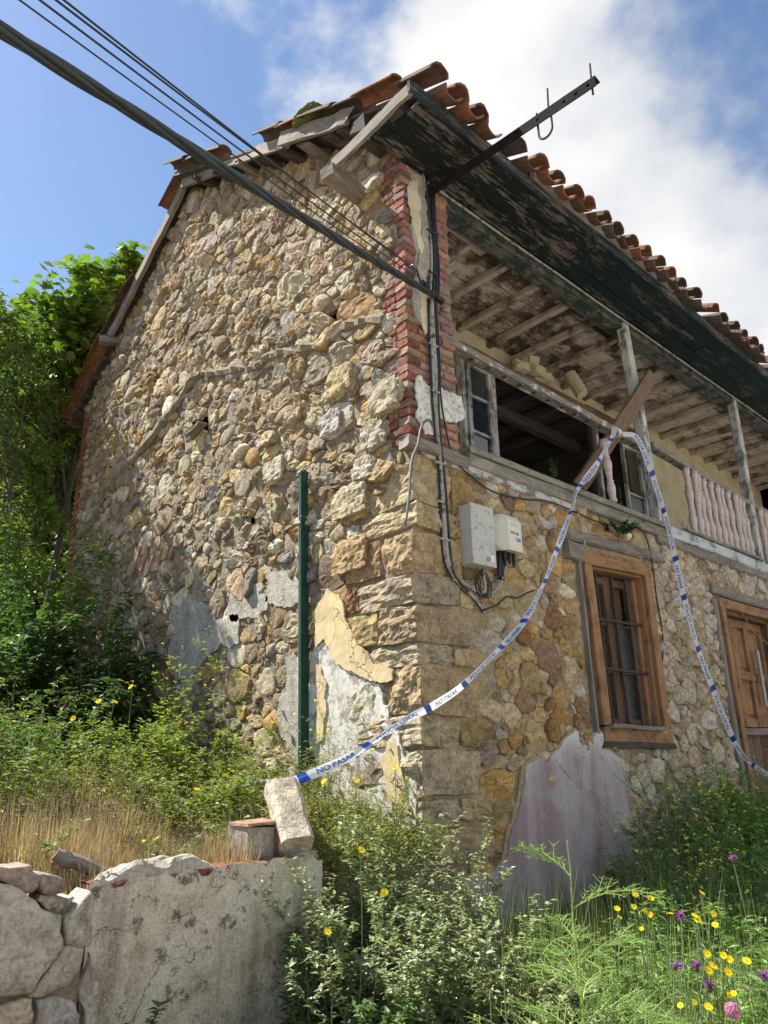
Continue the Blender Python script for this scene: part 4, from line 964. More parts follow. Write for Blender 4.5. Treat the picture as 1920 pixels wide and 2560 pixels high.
MB().bar((x1 - .42, YD - .06, 1.55), (x1 - .42, YD - .06, 2.15), .06, .02, (0, -1, 0), 2, .002).build('iron_strap', MT['zinc'], DR)

# ================================================================== things fixed to the house
# angle-iron bracket with bent bolts
BK = thing('iron_bracket', 'rusty perforated angle iron bar sticking out below the roof eave', 'bracket', (.30, 0, 5.35))
p0 = V((.285, .0, 5.335)); p1 = V((.372, -1.47, 5.35)); d = (p1 - p0).normalized(); sd = V((1, 0, 0)); mb = MB()
ln = (p1 - p0).length
def bk(t): return p0 + d * t
# L profile: flange facing the street with its row of holes left open
fl_h = .085
holes = [.62, .92, 1.20, 1.30, 1.40, 1.44]
edges = [0, .58]
mb.bar(bk(0), bk(ln), .075, .007, (0, 0, 1), 6, .001, .002)
seg = [0.] + [h + e for h in (.66, .86, 1.03, 1.24, 1.33, 1.42) for e in (-.011, .011)] + [ln]
for i in range(len(seg) - 1):
    a, b = seg[i], seg[i+1]; zc = V((-.034, 0, -fl_h / 2))
    if i % 2 == 0: mb.bar(bk(a) + zc, bk(b) + zc, .007, fl_h, (0, 0, 1), 1, .0, .001)
    else:
        mb.bar(bk(a) + V((-.034, 0, -.016)), bk(b) + V((-.034, 0, -.016)), .007, .032, (0, 0, 1), 1, 0, .001)
        mb.bar(bk(a) + V((-.034, 0, -fl_h + .016)), bk(b) + V((-.034, 0, -fl_h + .016)), .007, .032, (0, 0, 1), 1, 0, .001)
mb.build('angle_bar', MT['rust'], BK)
q = bk(1.43); MB().tube([q + V((0, 0, -.10)), q + V((0, 0, .02)), q + V((.0, -.005, .16))], .0075, 8).lathe(q + V((0, 0, .004)), [(.014, 0), (.014, .012)], 6).build('bolt', MT['iron'], BK)
q = bk(1.10); pts = [q + V((.0, 0, .22)), q + V((0, 0, .05)), q + V((0, 0, -.12))]
pts += [q + V((0, -.045 + .045 * math.cos(a), -.14 - .05 * math.sin(a))) for a in (0.2, .7, 1.2, 1.7, 2.2, 2.7)][:0]
MB().tube([q + V((.0, -.01, .20)), q + V((0, 0, .02))], .0075, 8).build('bolt', MT['iron'], BK)
q = bk(1.02); loop = [q + V((-.02, 0, .03)), q + V((-.02, 0, -.10))]
for k in range(9): a = math.pi * k / 8; loop.append(q + V((-.02 + .0, -.055 + .055 * math.cos(a), -.16 - .06 * math.sin(a))))
loop.append(q + V((-.02, -.11, -.06))); MB().tube(smooth_line(loop, .02), .0085, 8).build('hook_bolt', MT['iron'], BK)

# overhead lines
def cable(name, label, pts, r, mat, group=None, n=7, step=.1):
    m = MB().tube(smooth_line(pts, step), r, n); return m.build(name, mat, None, True, label, 'cable', group)
def span(a, b, sag, n=24, ext=0.):
    a = V(a); b = V(b); out = []
    for i in range(n + 1):
        t = i / n * (1 + ext); p = a.lerp(b, t); p.z -= sag * 4 * t * (1 - t) if t <= 1 else -sag * 4 * t * (t - 1) * -.0
        out.append(p)
    return out
def on_ray(px, py, dist):
    d_ = (CR * (px * KP - 960) + CU * (1280 - py * KP) - CB * 1850).normalized(); return CAM + d_ * dist
ANC = V((.27, -.05, 4.36))
far = on_ray(4, 0, 2.7); dirn = (far - ANC)
END = ANC + dirn * 2.3
line = span(ANC, END, .10, 60)
TW = thing('twisted_cable', 'thick dark twisted overhead cable crossing in front of the gable', 'cable', ANC)
for k in range(4):
    pts = []; s = 0
    for i, p in enumerate(line):
        if i: s += (p - line[i-1]).length
    N_ = 220; pts = []
    tot = s
    for i in range(N_ + 1):
        t = i / N_; f = t * (len(line) - 1); j = min(len(line) - 2, int(f)); p = line[j].lerp(line[j+1], f - j)
        dd = dirn.normalized(); a1 = dd.orthogonal().normalized(); a2 = dd.cross(a1); a = tot * t / 1.15 * 2 * math.pi + k * math.pi / 2 + .5 * math.sin(t * 9)
        rr = .0125; pts.append(p + (a1 * math.cos(a) + a2 * math.sin(a)) * rr)
    MB().tube(pts, .0125 if k else .010, 7).build('strand', MT['cable_green'], TW, True)
A2 = V((.075, -.05, 4.50))
for i, ((a, b, dd), az, lab) in enumerate((((158, 0, 3.0), 0, 'upper of the paired thin black overhead wires'), ((174, 0, 3.0), -.03, 'lower of the paired thin black overhead wires'), ((124, 0, 3.0), -.06, 'single thin black overhead wire just above the thick twisted cable'), ((82, 0, 3.0), -.10, 'faintest thin overhead wire nearest the thick twisted cable'))):
    s0 = A2 + V((.01 * i, 0, az * .7)) if i < 2 else V((.05 if i == 2 else .02, -.04, 4.44 - .05 * (i - 2))); e = on_ray(a, b, dd); e = s0 + (e - s0) * 2.0
    cable('overhead_wire', lab, span(s0, e, .05, 24), .0042 if i < 3 else .0034, MT['cable'], 'thin overhead wires', 6, .3)
# clamps and insulator at the anchor
IN = thing('cable_anchor', 'black insulator and clamp on the brick corner holding the overhead wires', 'cable anchor', A2)
MB().lathe(A2 + V((.06, .06, -.05)), [(.012, 0), (.03, .0), (.03, .02), (.02, .025), (.032, .03), (.032, .05), (.02, .055), (.03, .06), (.026, .085), (.01, .09)], 12, (.7, -.5, -.3)).build('insulator', MT['cable'], IN)
MB().bar(A2 + V((-.06, -.0, .01)), A2 + V((.05, .03, -.03)), .025, .012, (0, 0, 1), 1, 0, .002).build('wedge_clamp', MT['zinc'], IN)
MB().bar(A2 + V((.03, .03, .03)), A2 + V((.0, -.03, -.13)), .012, .012, (0, -1, 0), 1, 0, .002).build('pin', MT['iron'], IN)
MB().bar(V((.18, -.0, 4.42)), V((.34, -.06, 4.33)), .05, .03, (0, 0, 1), 2, .002, .004).build('pin', MT['iron'], IN)
MB().lathe(V((.33, -.06, 4.27)), [(.02, 0), (.028, .01), (.02, .02), (.028, .03), (.012, .05)], 10, (1, -.3, 0)).build('insulator', MT['zinc'], IN)
MB().tube([A2 + V((.02, .03, .0)), V((.17, -.02, 4.9)), V((.225, -.01, 5.42))], .005, 6).build('stay_wire', MT['cable'], IN)

# bundle of cables down the corner, to the boxes
FQ = lambda a, b, y=-.035: P3(a, b, y)
BUN = thing('cable_bundle', 'bundle of black and whitewashed cables strapped down the brick corner', 'cables', (.28, -.03, 2.0))
up_ = [(914, 372), (922, 410), (926, 460), (930, 520), (933, 580), (930, 645)]
for k, (dx, m_, r) in enumerate(((0, 'cable_paint', .010), (7, 'cable', .013), (12, 'cable', .011), (15, 'cable', .009), (4, 'cable', .008))):
    MB().tube(smooth_line([FQ(a + dx + 2 * math.sin(b / 60 + k), b, -.03 - .008 * (k % 3)) for a, b in up_], .06), r, 7).build('cable', MT[m_], BUN, True)
lo_ = [(930, 645), (932, 720), (936, 790), (938, 860), (943, 940), (949, 1010), (954, 1080), (958, 1150), (963, 1205), (978, 1245), (1005, 1275), (1030, 1300), (1044, 1322)]
for k, (dx, m_, r) in enumerate(((0, 'cable_paint', .012), (5, 'cable_paint', .011), (10, 'cable', .008), (-4, 'cable', .007), (3, 'cable_paint', .009))):
    pts = lo_[:len(lo_) - (k % 3)]
    MB().tube(smooth_line([FQ(a + dx * (1 - .5 * (b > 1240)) + 1.5 * math.sin(b / 70 + k * 2), b, -.04 - .010 * (k % 3)) for a, b in pts], .06), r, 7).build('cable', MT[m_], BUN, True)
for b_, a_ in ((745, 937), (845, 940), (1000, 950), (1085, 957), (1165, 961), (590, 936), (500, 931)): q = FQ(a_, b_, -.062); MB().bar(q + V((-.045, 0, 0)), q + V((.045, 0, 0)), .012, .014, (0, 0, 1), 1, 0, .002).build('clip', MT['cable_paint'] if b_ > 640 else MT['cable'], BUN)
r2 = [(1044, 1322), (1062, 1318), (1080, 1300), (1096, 1280), (1099, 1250), (1096, 1215)]
MB().tube(smooth_line([FQ(a, b, -.05) for a, b in [(978, 1250), (1005, 1262), (1040, 1284), (1060, 1282), (1075, 1270), (1090, 1235), (1096, 1205)]], .05), .010, 7).build('cable', MT['cable_paint'], BUN, True)
MB().tube(smooth_line([FQ(a, b, -.06) for a, b in [(1044, 1318), (1075, 1305), (1095, 1288), (1115, 1292), (1140, 1280), (1155, 1275)]], .05), .007, 7).build('cable', MT['cable'], BUN, True)
cable('cut_cable', 'loose cut grey cable end hooked over the corner stone', [FQ(935, 920, -.06), FQ(928, 908, -.07), FQ(916, 912, -.08), FQ(908, 930, -.10), FQ(903, 960, -.11), FQ(892, 985, -.11), FQ(888, 1010, -.12), FQ(884, 1070, -.12), FQ(876, 1132, -.13)], .0085, MT['grey_hose'], None, 7, .05)
cable('wall_cable', 'thin black cable sagging from the pier below the balcony beam', [FQ(926, 420), FQ(948, 740), FQ(952, 850), FQ(962, 920), FQ(980, 990), FQ(1020, 1030), FQ(1065, 1062), FQ(1130, 1078), FQ(1180, 1082), FQ(1230, 1100), FQ(1300, 1130), FQ(1390, 1150), FQ(1420, 1300), FQ(1432, 1380), FQ(1430, 1470), FQ(1444, 1560)], .0065, MT['cable'], None, 6, .06)
cable('eave_cable', 'pair of old cables slung along the beam under the eave', [V((.25, -.03, 5.40)), V((.8, -.03, 5.40)), V((1.4, -.045, 5.375)), V((2.1, -.03, 5.40)), V((2.9, -.05, 5.37)), V((3.6, -.03, 5.40)), V((4.6, -.05, 5.37)), V((5.8, -.03, 5.40)), V((8, -.04, 5.38))], .011, MT['cable_paint'], None, 7, .1)
cable('door_wire', 'thin brown wire hanging from the balcony beam across the door', [FQ(1462, 1148), FQ(1500, 1160), FQ(1530, 1185), FQ(1560, 1240), FQ(1590, 1300), FQ(1625, 1360), FQ(1659, 1392)], .005, MT['cable_paint'], None, 6, .06)
cable('hanging_stub', 'short pale conduit stub hanging above the barred window', [FQ(1247, 1098, -.05), FQ(1252, 1130, -.05), FQ(1260, 1160, -.05), FQ(1265, 1195, -.05)], .009, MT['cable_paint'], None, 6, .05)

# electrical cabinet
CX0, CX1, CZ0, CZ1 = .44, .675, 2.335, 2.755
CAB = thing('electrical_cabinet', 'mouldy grey electrical cabinet on the stone wall', 'electrical box', (.55, 0, CZ0))
MB().box((CX0, -.115, CZ0), (CX1, .02, CZ1)).build('body', MT['cabinet_side'], CAB)
MB().bar(((CX0+CX1)/2, -.123, CZ0 - .004), ((CX0+CX1)/2, -.123, CZ1 + .004), CX1 - CX0 + .012, .017, (0, -1, 0), 1, 0, .005).build('door', MT['cabinet'], CAB)
MB().box((CX0 + .02, -.1335, CZ0 + .15), (CX1 - .02, -.131, CZ0 + .154)).build('groove', MT['cabinet_side'], CAB)
MB().lathe((CX1 - .085, -.131, CZ0 + .045), [(.014, 0), (.014, .010), (.008, .012)], 10, (0, -1, 0)).build('lock', MT['zinc'], CAB)
MB().box((CX1 - .055, -.134, CZ0 + .03), (CX1 - .018, -.1318, CZ0 + .08)).build('sticker', MT['sticker'], CAB)
# meter box
MX0, MX1, MZ0, MZ1 = .705, .985, 2.50, 2.755
MET = thing('meter_box', 'yellowed cream meter box numbered 186 beside the grey cabinet', 'meter box', (.84, 0, MZ0))
mb = MB(); sec = []
for x, dpt in ((MX0, .05), (MX0 + .04, .075), (MX0 + .075, .12), (MX0 + .10, .155), (MX1 - .03, .155), (MX1, .135)): sec.append((x, dpt))
vs = []; fs = []
for x, dpt in sec:
    zt_ = MZ1 - (.03 if dpt < .1 else 0); vs += [(x, .01, MZ0), (x, -dpt, MZ0 + (.03 if dpt < .1 else -.02)), (x, -dpt, zt_ - .05), (x, -dpt * .8, zt_ - .008), (x, -dpt * .6, zt_), (x, .01, zt_)]
m6 = 6
for i in range(len(sec) - 1): fs += [(i*m6+k, i*m6+(k+1) % m6, (i+1)*m6+(k+1) % m6, (i+1)*m6+k) for k in range(m6)]
fs += [tuple(range(m6-1, -1, -1)), tuple((len(sec)-1)*m6+k for k in range(m6))]
mb.add(vs, fs); mb.build('housing', MT['meter'], MET)
mb = MB(); mb.box((MX0 + .0, -.055, MZ0 - .012), (MX0 + .085, -.02, MZ0 + .028)); mb.build('flap', MT['cabinet_side'], MET)
def text_mesh(s_, size, bold=.0, shear=0):
    cu = bpy.data.curves.new('lettering', 'FONT'); cu.body = s_; cu.size = size; cu.offset = bold; cu.resolution_u = 3; cu.shear = shear
    ob = bpy.data.objects.new('lettering', cu); me = bpy.data.meshes.new_from_object(ob)
    bpy.data.objects.remove(ob); bpy.data.curves.remove(cu)
    v_ = np.empty(len(me.vertices) * 3, np.float32); me.vertices.foreach_get('co', v_); v_ = v_.reshape(-1, 3)
    f_ = [tuple(p.vertices) for p in me.polygons]; bpy.data.meshes.remove(me); return v_, f_
def wall_text(s_, size, at_, mat, parent, bold=0, name='lettering'):
    v_, f_ = text_mesh(s_, size, bold); mb = MB(); mb.add([(at_[0] + p[0], at_[1], at_[2] + p[1]) for p in v_], f_); return mb.build(name, mat, parent)
MB().box((MX0 + .165, -.1565, MZ0 + .045), (MX1 - .035, -.155, MZ0 + .09)).build('sticker', MT['sticker'], MET)
wall_text('186', .045, (MX0 + .172, -.1575, MZ0 + .052), MT['ink'], MET, .001)
wall_text('_____', .02, (MX0 + .125, -.1565, MZ0 + .125), MT['ink_brown'], MET, .0015, 'print')
MB().box((MX0 + .125, -.1565, MZ0 + .105), (MX0 + .195, -.155, MZ0 + .118)).build('print', MT['ink_brown'], MET)
MB().box((MX0 + .20, -.1565, MZ0 + .10), (MX0 + .215, -.155, MZ0 + .12)).build('print', MT['ink'], MET)
MB().box((MX0 + .13, -.1565, MZ0 + .165), (MX0 + .22, -.155, MZ0 + .172)).box((MX0 + .14, -.1565, MZ0 + .180), (MX0 + .20, -.155, MZ0 + .186)).build('print', MT['ink_grey'], MET)
mb = MB()
for k in range(6): x = MX0 + .11 + k * .026; mb.lathe((x, -.06 - .02 * (k % 2), MZ0 - .07 - .02 * (k % 3)), [(.008, 0), (.013, .02), (.015, .05), (.015, .10)], 8)
mb.build('cable_gland', MT['cable'], MET)
for k in range(3): x = MX0 + .10 + k * .02; MB().tube(smooth_line([V((x, -.06, MZ0 - .02)), V((x - .01, -.06, MZ0 - .13)), V((x - .015 + .01 * k, -.05, MZ0 - .22))], .04), .012 - .002 * k, 7).build('lead', MT['cable'], MET, True)
COIL = thing('cable_coil', 'tangled coil of thin black wire below the grey cabinet', 'cable coil', (.56, -.06, 2.1))
q = FQ(1045, 1262, -.06)
for k in range(5):
    rx, rz = U(.045, .075), U(.07, .10); o_ = V((U(-.02, .03), U(-.012, .012), U(-.02, .02)))
    MB().tube([q + o_ + V((rx * math.cos(a / 14 * 2 * math.pi), .01 * math.sin(a), rz * math.sin(a / 14 * 2 * math.pi))) for a in range(15)], .0042, 5, cap=False).build('loop', MT['cable'], COIL, True)
MB().tube(smooth_line([FQ(1043, 1222, -.05), FQ(1045, 1245, -.07), FQ(1047, 1275, -.06), FQ(1036, 1284, -.05)], .03), .010, 7).build('lead', MT['cable_paint'], COIL, True)

# green steel post at the gable, plank, police tape
GP = thing('metal_post', 'green painted steel post standing upright against the gable', 'post', (-.07, 1.06, .9))
pb, pt_ = V((-.075, 1.05, .55)), V((-.075, 1.125, 3.225)); a = MB(); w2 = .10
a.bar(pb, pt_, .052, .008, (-1, 0, 0), 8, .001, .001); a.bar(pb + V((.024, -.026, 0)), pt_ + V((.024, -.026, 0)), .008, .05, (-1, 0, 0), 8, .001, .001); a.bar(pb + V((-.012, -.022, 0)), pt_ + V((-.012, -.022, 0)), .012, .016, (-1, 0, 0), 4, 0, .002)
a.build('angle_section', MT['green_metal'], GP); MB().bar(pt_ + V((-.004, .0, -.01)), pt_ + V((-.004, 0, .012)), .066, .014, (-1, 0, 0)).build('bare_end', MT['zinc'], GP)
MB().bar(pb + V((.02, .045, .2)), pt_ + V((.03, .045, -.25)), .016, .02, (-1, 0, 0), 10, .004).build('plaster_edge', MT['white_plaster'], GP)
PLK0, PLK1 = P3(1252, 1052, .22), P3(1410, 812, -.16)
tag(MB().bar(PLK0, PLK1, .155, .045, (0, -1, .1), 10, .006, .008, rag=.03).build('wooden_plank', MT['wood_brown']), 'long brown weathered plank leaning across the balcony rail', 'plank')

def tape(label, ctrl, text, flip, width=.062, start=.0, twist=lambda t: 0., narrow=lambda t: 1.):
    line = smooth_line(ctrl, .02); n = len(line); s_ = [0.]
    for i in range(1, n): s_.append(s_[-1] + (line[i] - line[i-1]).length)
    tot = s_[-1]; T = []; W = []; NN = []
    for i in range(n):
        t = (line[min(i+1, n-1)] - line[max(i-1, 0)]).normalized(); view = (CAM * .5 + V((-1.5, -3.2, 1.6)) * .5 - line[i]).normalized()
        wv = t.cross(view).normalized(); a = twist(s_[i] / tot); nn = wv.cross(t).normalized()
        w_ = (wv * math.cos(a) + nn * math.sin(a)); T.append(t); W.append(w_); NN.append(w_.cross(t).normalized())
    def pos(u, v, off=0):
        u = min(max(u, 0), tot - 1e-4); i = 0
        lo, hi = 0, n - 1
        while hi - lo > 1:
            m = (lo + hi) // 2
            if s_[m] <= u: lo = m
            else: hi = m
        f = (u - s_[lo]) / max(1e-6, s_[hi] - s_[lo]); w_ = W[lo].lerp(W[hi], f); nn = NN[lo].lerp(NN[hi], f); k = narrow(u / tot) * width
        fold = .10 * width * math.sin(v * 5 + u * 9)
        return line[lo].lerp(line[hi], f) + w_ * (v * k) + nn * (off + fold * .6)
    root = thing('police_tape', label, 'barrier tape', ctrl[0])
    mb = MB(); vs = []; fs = []; cols = 5
    for i in range(n):
        for k in range(cols): vs.append(pos(s_[i], k / (cols - 1) - .5))
    for i in range(n - 1):
        for k in range(cols - 1): fs.append((i*cols+k, i*cols+k+1, (i+1)*cols+k+1, (i+1)*cols+k))
    mb.add(vs, fs); mb.build('ribbon', MT['tape'], root, True)
    ink = MB(); u = start; sg = 1 if not flip else -1
    off = .0022
    while u < tot - .05:
        for item in text:
            if item == '#':
                vs = []; fs = []
                for a in range(5):
                    for k in range(5): vs.append(pos(u + .05 * a / 4 + .015 * (k / 4), k / 4 - .5, off))
                for a in range(4):
                    for k in range(4): fs.append((a*5+k, a*5+k+1, (a+1)*5+k+1, (a+1)*5+k))
                if u + .07 < tot: ink.add(vs, fs); 
                blk = MB().add(vs, fs)
                u += .05 + .05
            else:
                v_, f_ = text_mesh(item, .046, .0006); wd = v_[:, 0].max()
                if u + wd < tot:
                    pts = [pos(u + (p[0] if not flip else wd - p[0]), ((p[1] / .046 - .36) * .80) * sg * LET, off) for p in v_]
                    ink.add(pts, f_)
                u += wd + .05
    ink.build('lettering', MT['tape_ink'], root, kind='stuff')
    return root
LET = -1
TC = lambda a, b, y: at(a, b, 1, y)
ctrl1 = [TC(1328, 922, -.06), TC(1322, 945, -.085), TC(1285, 1010, -.09), TC(1246, 1060, -.09), TC(1238, 1090, -.10), TC(1206, 1180, -.15), TC(1170, 1270, -.19), TC(1126, 1350, -.23), TC(1065, 1415, -.27), TC(1000, 1480, -.29), TC(930, 1528, -.31), TC(880, 1552, -.31), TC(800, 1605, -.30), TC(745, 1640, -.28), TC(690, 1665, -.24), TC(655, 1680, -.20), TC(620, 1693, -.12)]
ctrl1r = list(reversed(ctrl1))
tape('white and blue police tape sagging from the plank down to the stone block', ctrl1r, ['#', 'NO PASAR', '#', 'POLICIA LOCAL'], False, .047, .06, lambda t: .55 * math.sin(t * 19) if t < .93 else .2, lambda t: (.8 + .25 * math.sin(t * 31 + 1)) * (1.25 if t > .80 else 1))
ctrl2 = [TC(1345, 938, -.02), TC(1375, 945, -.08), TC(1400, 1000, -.10), TC(1425, 1075, -.12), TC(1447, 1150, -.13), TC(1466, 1240, -.15), TC(1485, 1320, -.17), TC(1508, 1400, -.19), TC(1535, 1475, -.21), TC(1568, 1560, -.23), TC(1600, 1625, -.26), TC(1640, 1662, -.28), TC(1690, 1690, -.32), TC(1760, 1722, -.4)]
tape('white and blue police tape running steeply down from the balcony post to the right', ctrl2, ['POLICIA LOCAL', '#', 'NO PASAR', '#'], False, .052, .14, lambda t: .35 * math.sin(t * 13 + 1), lambda t: .92 + .1 * math.sin(t * 23))
ctrl3 = [TC(618, 1690, -.08), at(560, 1690, 0, -.55), at(520, 1700, 0, -.40), at(480, 1706, 0, -.3), at(440, 1692, 0, -.22), at(395, 1694, 0, -.22), at(350, 1706, 0, -.26), at(325, 1700, 0, -.3), at(300, 1712, 0, -.4)]
tape('end of the police tape lying slack in the weeds along the gable', ctrl3, ['#', 'NO PASAR', '#', 'POLICIA LOCAL'], False, .075, .25, lambda t: .25 * math.sin(t * 11), lambda t: 1.)

# ================================================================== garden wall, blocks, debris
GW = thing('garden_wall', 'low cement rendered garden wall with broken brick top', 'wall', (-1.6, -.36, 0))
WX0, WX1, WY = -2.075, -1.03, -.37
ztop = lambda x: .712 + (.02 if x > -1.7 else 0) * 0 + .012 * noise.noise((x * 9, 0, 0)) + .004
xs = lin(WX0, WX1, .03); zs = lin(-.4, .70, .03); vs = []; fl = []; n = len(xs)
for j, z in enumerate(zs):
    for x in xs:
        zz = z if j < len(zs) - 1 else ztop(x) - .025 * (1 if noise.noise((x * 14, 3, 0)) > .1 else 0)
        h = .012 * noise.fractal((x * 3, zz * 3, 7), 1, 2, 4) + .004 * noise.noise((x * 22, zz * 22, 1)) + (.012 if x < WX0 + .05 else 0) * 0
        vs.append((x, WY - .02 - h, zz))
for j in range(len(zs) - 1):
    for i in range(n - 1): fl += [j*n+i, j*n+i+1, (j+1)*n+i+1, (j+1)*n+i]
link('render_face', npmesh('render_face', np.array(vs) - np.array(GW.location), fl, [4] * (len(fl)//4), mat=MT['render'], smooth=True), GW)
MB().box((WX0 + .01, WY + .03, -.4), (WX1 - .008, WY + .13, .655), jit=0).build('core', MT['mortar'], GW)
x = WX0 + .02
while x < WX1 - .03:
    ln_ = .115 if U(0, 1) < .4 else .235; x2 = min(WX1 - .012, x + ln_)
    MB().bar((x, WY + .055, .682), (x2 - .008, WY + .055, .684 + U(-.004, .004)), .125, .05, (0, 0, 1), 3, .004, .006, random.choice(BR), rag=.004).build('brick', MT['brick'], GW); x = x2
for zz in (.29, .36, .43, .50, .57, .64): MB().bar((WX1 + .004, WY + .0, zz), (WX1 + .004, WY + .11, zz), .02, .055, (0, 0, 1), 2, .004, .005, random.choice(BR)).build('brick', MT['brick'], GW)
for k, (a, b, c_) in enumerate(((210, 420, .05), (300, 400, .06))):
    pass
def crust(x0, x1, y0, y1, zb, h, seed, mat='grey_plaster'):
    """a broken lump of mortar left on the wall top"""
    nx, ny = 34, 12; vs = []; fs = []
    for j in range(ny + 1):
        for i in range(nx + 1):
            u = i / nx; v_ = j / ny; ex = max(0, 1 - (2 * u - 1) ** 4) * max(0, 1 - (2 * v_ - 1) ** 6); f = noise.fractal((u * 4 + seed, v_ * 1.6, seed), .9, 2.1, 5)
            prof = (.35 + .65 * math.exp(-((u - .34) / .2) ** 2) + .55 * math.exp(-((u - .72) / .16) ** 2)) * .75
            x = x0 + (x1 - x0) * u + .012 * noise.noise((u * 9, v_ * 9, seed)); y = y0 + (y1 - y0) * v_ + .016 * noise.noise((u * 11, v_ * 5, seed + 3))
            vs.append((x, y, zb + max(-.02, h * ex ** .5 * prof * (1 + .5 * f) - .012 * (1 - ex))))
    n_ = nx + 1
    for j in range(ny):
        for i in range(nx): fs.append((j*n_+i, j*n_+i+1, (j+1)*n_+i+1, (j+1)*n_+i))
    rim = [i for i in range(n_)] + [j*n_+nx for j in range(1, ny+1)] + [ny*n_+i for i in range(nx-1, -1, -1)] + [j*n_ for j in range(ny-1, 0, -1)]
    k0 = len(vs); vs += [(vs[i][0], vs[i][1], zb - .03) for i in rim]; m_ = len(rim)
    for k in range(m_): fs.append((rim[(k+1) % m_], rim[k], k0 + k, k0 + (k+1) % m_))
    return MB().add(vs, fs, (.5, .46, .38)).build('mortar_lump', MT[mat], GW)
crust(-2.03, -1.52, WY + .0, WY + .17, .705, .078, 2.3)
vs, fs = boulder((-1.16, WY - .015, .685), (-1.035, WY + .10, .73), 14, .5, .1, 6); MB().add(vs, fs).build('mortar_lump', MT['grey_plaster'], GW)
# crack in the render: a dark groove of broken edge
cl = [TC(690, 1905, WY - .027), TC(664, 1862, WY - .027)]
RW = thing('rubble_wall', 'rough boulder wall at the left end of the rendered garden wall', 'wall', (-2.3, -.36, 0))
MB().box((-4.2, WY - .035, -.4), (WX0 - .012, WY + .2, .66)).build('core', MT['mortar'], RW)
def facing(poly_px, dep, col, seed, mat='slab_stone'):
    """a wall stone with the outline seen in the photograph, rounded face"""
    pts = [TC(a, b, WY - .03) for a, b in poly_px]; cc_ = sum(pts, V((0, 0, 0))) / len(pts); pts = [cc_ + (p - cc_) * 1.035 for p in pts]; P2 = ragged([(p.x, p.z) for p in pts], .12, 2); n = len(P2); c0 = (sum(p[0] for p in P2)/n, sum(p[1] for p in P2)/n); vs = []; fs = []
    for f, h in ((1, -.10), (1, .25), (.985, .7), (.93, .93), (.6, 1.0), (.3, 1.02)):
        for p in P2:
            x = c0[0] + (p[0]-c0[0]) * f; z = c0[1] + (p[1]-c0[1]) * f; hh = h if h < .01 else dep * h + .016 * noise.fractal((x * 9, z * 9, seed), .8, 2.1, 5)
            vs.append((x, WY - .03 - hh, z))
    vs.append((c0[0], WY - .03 - dep * 1.05, c0[1]))
    for q in range(5): fs += [(q*n+k, q*n+(k+1) % n, (q+1)*n+(k+1) % n, (q+1)*n+k) for k in range(n)]
    fs += [(5*n+k, 5*n+(k+1) % n, 6*n) for k in range(n)]
    MB().add(vs, fs, col).build('stone', MT[mat], RW, True)
for k, (pl_, dp_, col, mt_) in enumerate((
    ([(-60, 1905), (20, 1912), (80, 1960), (122, 1975), (126, 2040), (105, 2070), (60, 2140), (10, 2145), (-60, 2160)], .05, (.46, .41, .33), 'slab_stone'),
    ([(128, 1978), (165, 1950), (190, 1925), (196, 1945), (192, 2030), (178, 2042), (132, 2036)], .035, (.45, .41, .33), 'slab_stone'),
    ([(128, 2040), (172, 2045), (166, 2090), (150, 2120), (110, 2140), (58, 2150), (62, 2140), (108, 2072)], .035, (.44, .39, .31), 'slab_stone'),
    ([(-40, 1880), (30, 1872), (60, 1868), (80, 1890), (78, 1915), (50, 1930), (10, 1905)], .03, (.34, .27, .22), 'stone_front'),
    ([(82, 1885), (110, 1890), (135, 1905), (132, 1925), (90, 1930), (80, 1910)], .03, (.33, .28, .23), 'stone_front'),
    ([(85, 1932), (125, 1935), (120, 1960), (100, 1965), (75, 1945)], .015, (.42, .36, .28), 'stone_front'),
    ([(128, 1940), (160, 1938), (150, 1952), (122, 1970)], .015, (.50, .47, .42), 'stone_front'),
    ([(-40, 2175), (20, 2160), (62, 2155), (66, 2190), (50, 2240), (-40, 2250)], .03, (.47, .40, .28), 'stone_front'),
    ([(72, 2158), (120, 2152), (150, 2160), (165, 2190), (150, 2250), (62, 2250)], .03, (.40, .37, .33), 'stone_front'),
    ([(168, 2130), (190, 2060), (196, 2240), (172, 2235)], .02, (.40, .36, .29), 'slab_stone'))): facing(pl_, dp_, col, k * 3.3, mt_)
xx = -2.42
while xx > -4.2:
    z = -.3
    while z < .66:
        h_ = U(.2, .32); vs, fs = boulder((xx - U(.3, .4), WY - .075, z), (xx - .01, WY + .1, z + h_ - .015), xx * 9 + z, .4, .08, 6); MB().add(vs, fs, pick(PAL_F)).build('stone', MT['slab_stone'], RW, True); z += h_
    xx -= .36
# sawn stone post leaning on the wall top, holding the tape
q0, q1 = at(606, 1700, 1, -.14), at(648, 1838, 1, -.36)
o = MB().bar(q0 + V((0, 0, .0)), q1 + V((-.02, 0, .02)), .15, .12, (-.35, -.8, .6), 6, .004, .022, (.52, .45, .34)).build('stone_block', MT['slab_stone'])
tag(o, 'leaning pale stone block with chamfered top at the brick wall edge', 'stone block')
BB = thing('brick_stub', 'small stub of brick and cement topped by a flat tile', 'brick stub', (-1.30, -.2, .72))
q = at(545, 1825, 1, -.22)
MB().box((q.x - .06, -.27, q.z - .06), (q.x + .075, -.12, q.z + .075), jit=.006).build('cement_block', MT['grey_plaster'], BB)
MB().bar((q.x + .10, -.30, q.z + .01), (q.x + .105, -.13, q.z + .01), .05, .12, (0, 0, 1), 3, .003, .005, (.34, .13, .09)).build('brick', MT['brick'], BB)
MB().bar((q.x - .07, -.21, q.z + .088), (q.x + .14, -.21, q.z + .092), .16, .014, (0, 0, 1), 3, .003, .003, (.45, .27, .18)).build('flat_tile', MT['brick'], BB)
a, b = at(232, 1655, 0, -.75), at(292, 1712, 0, -.85)
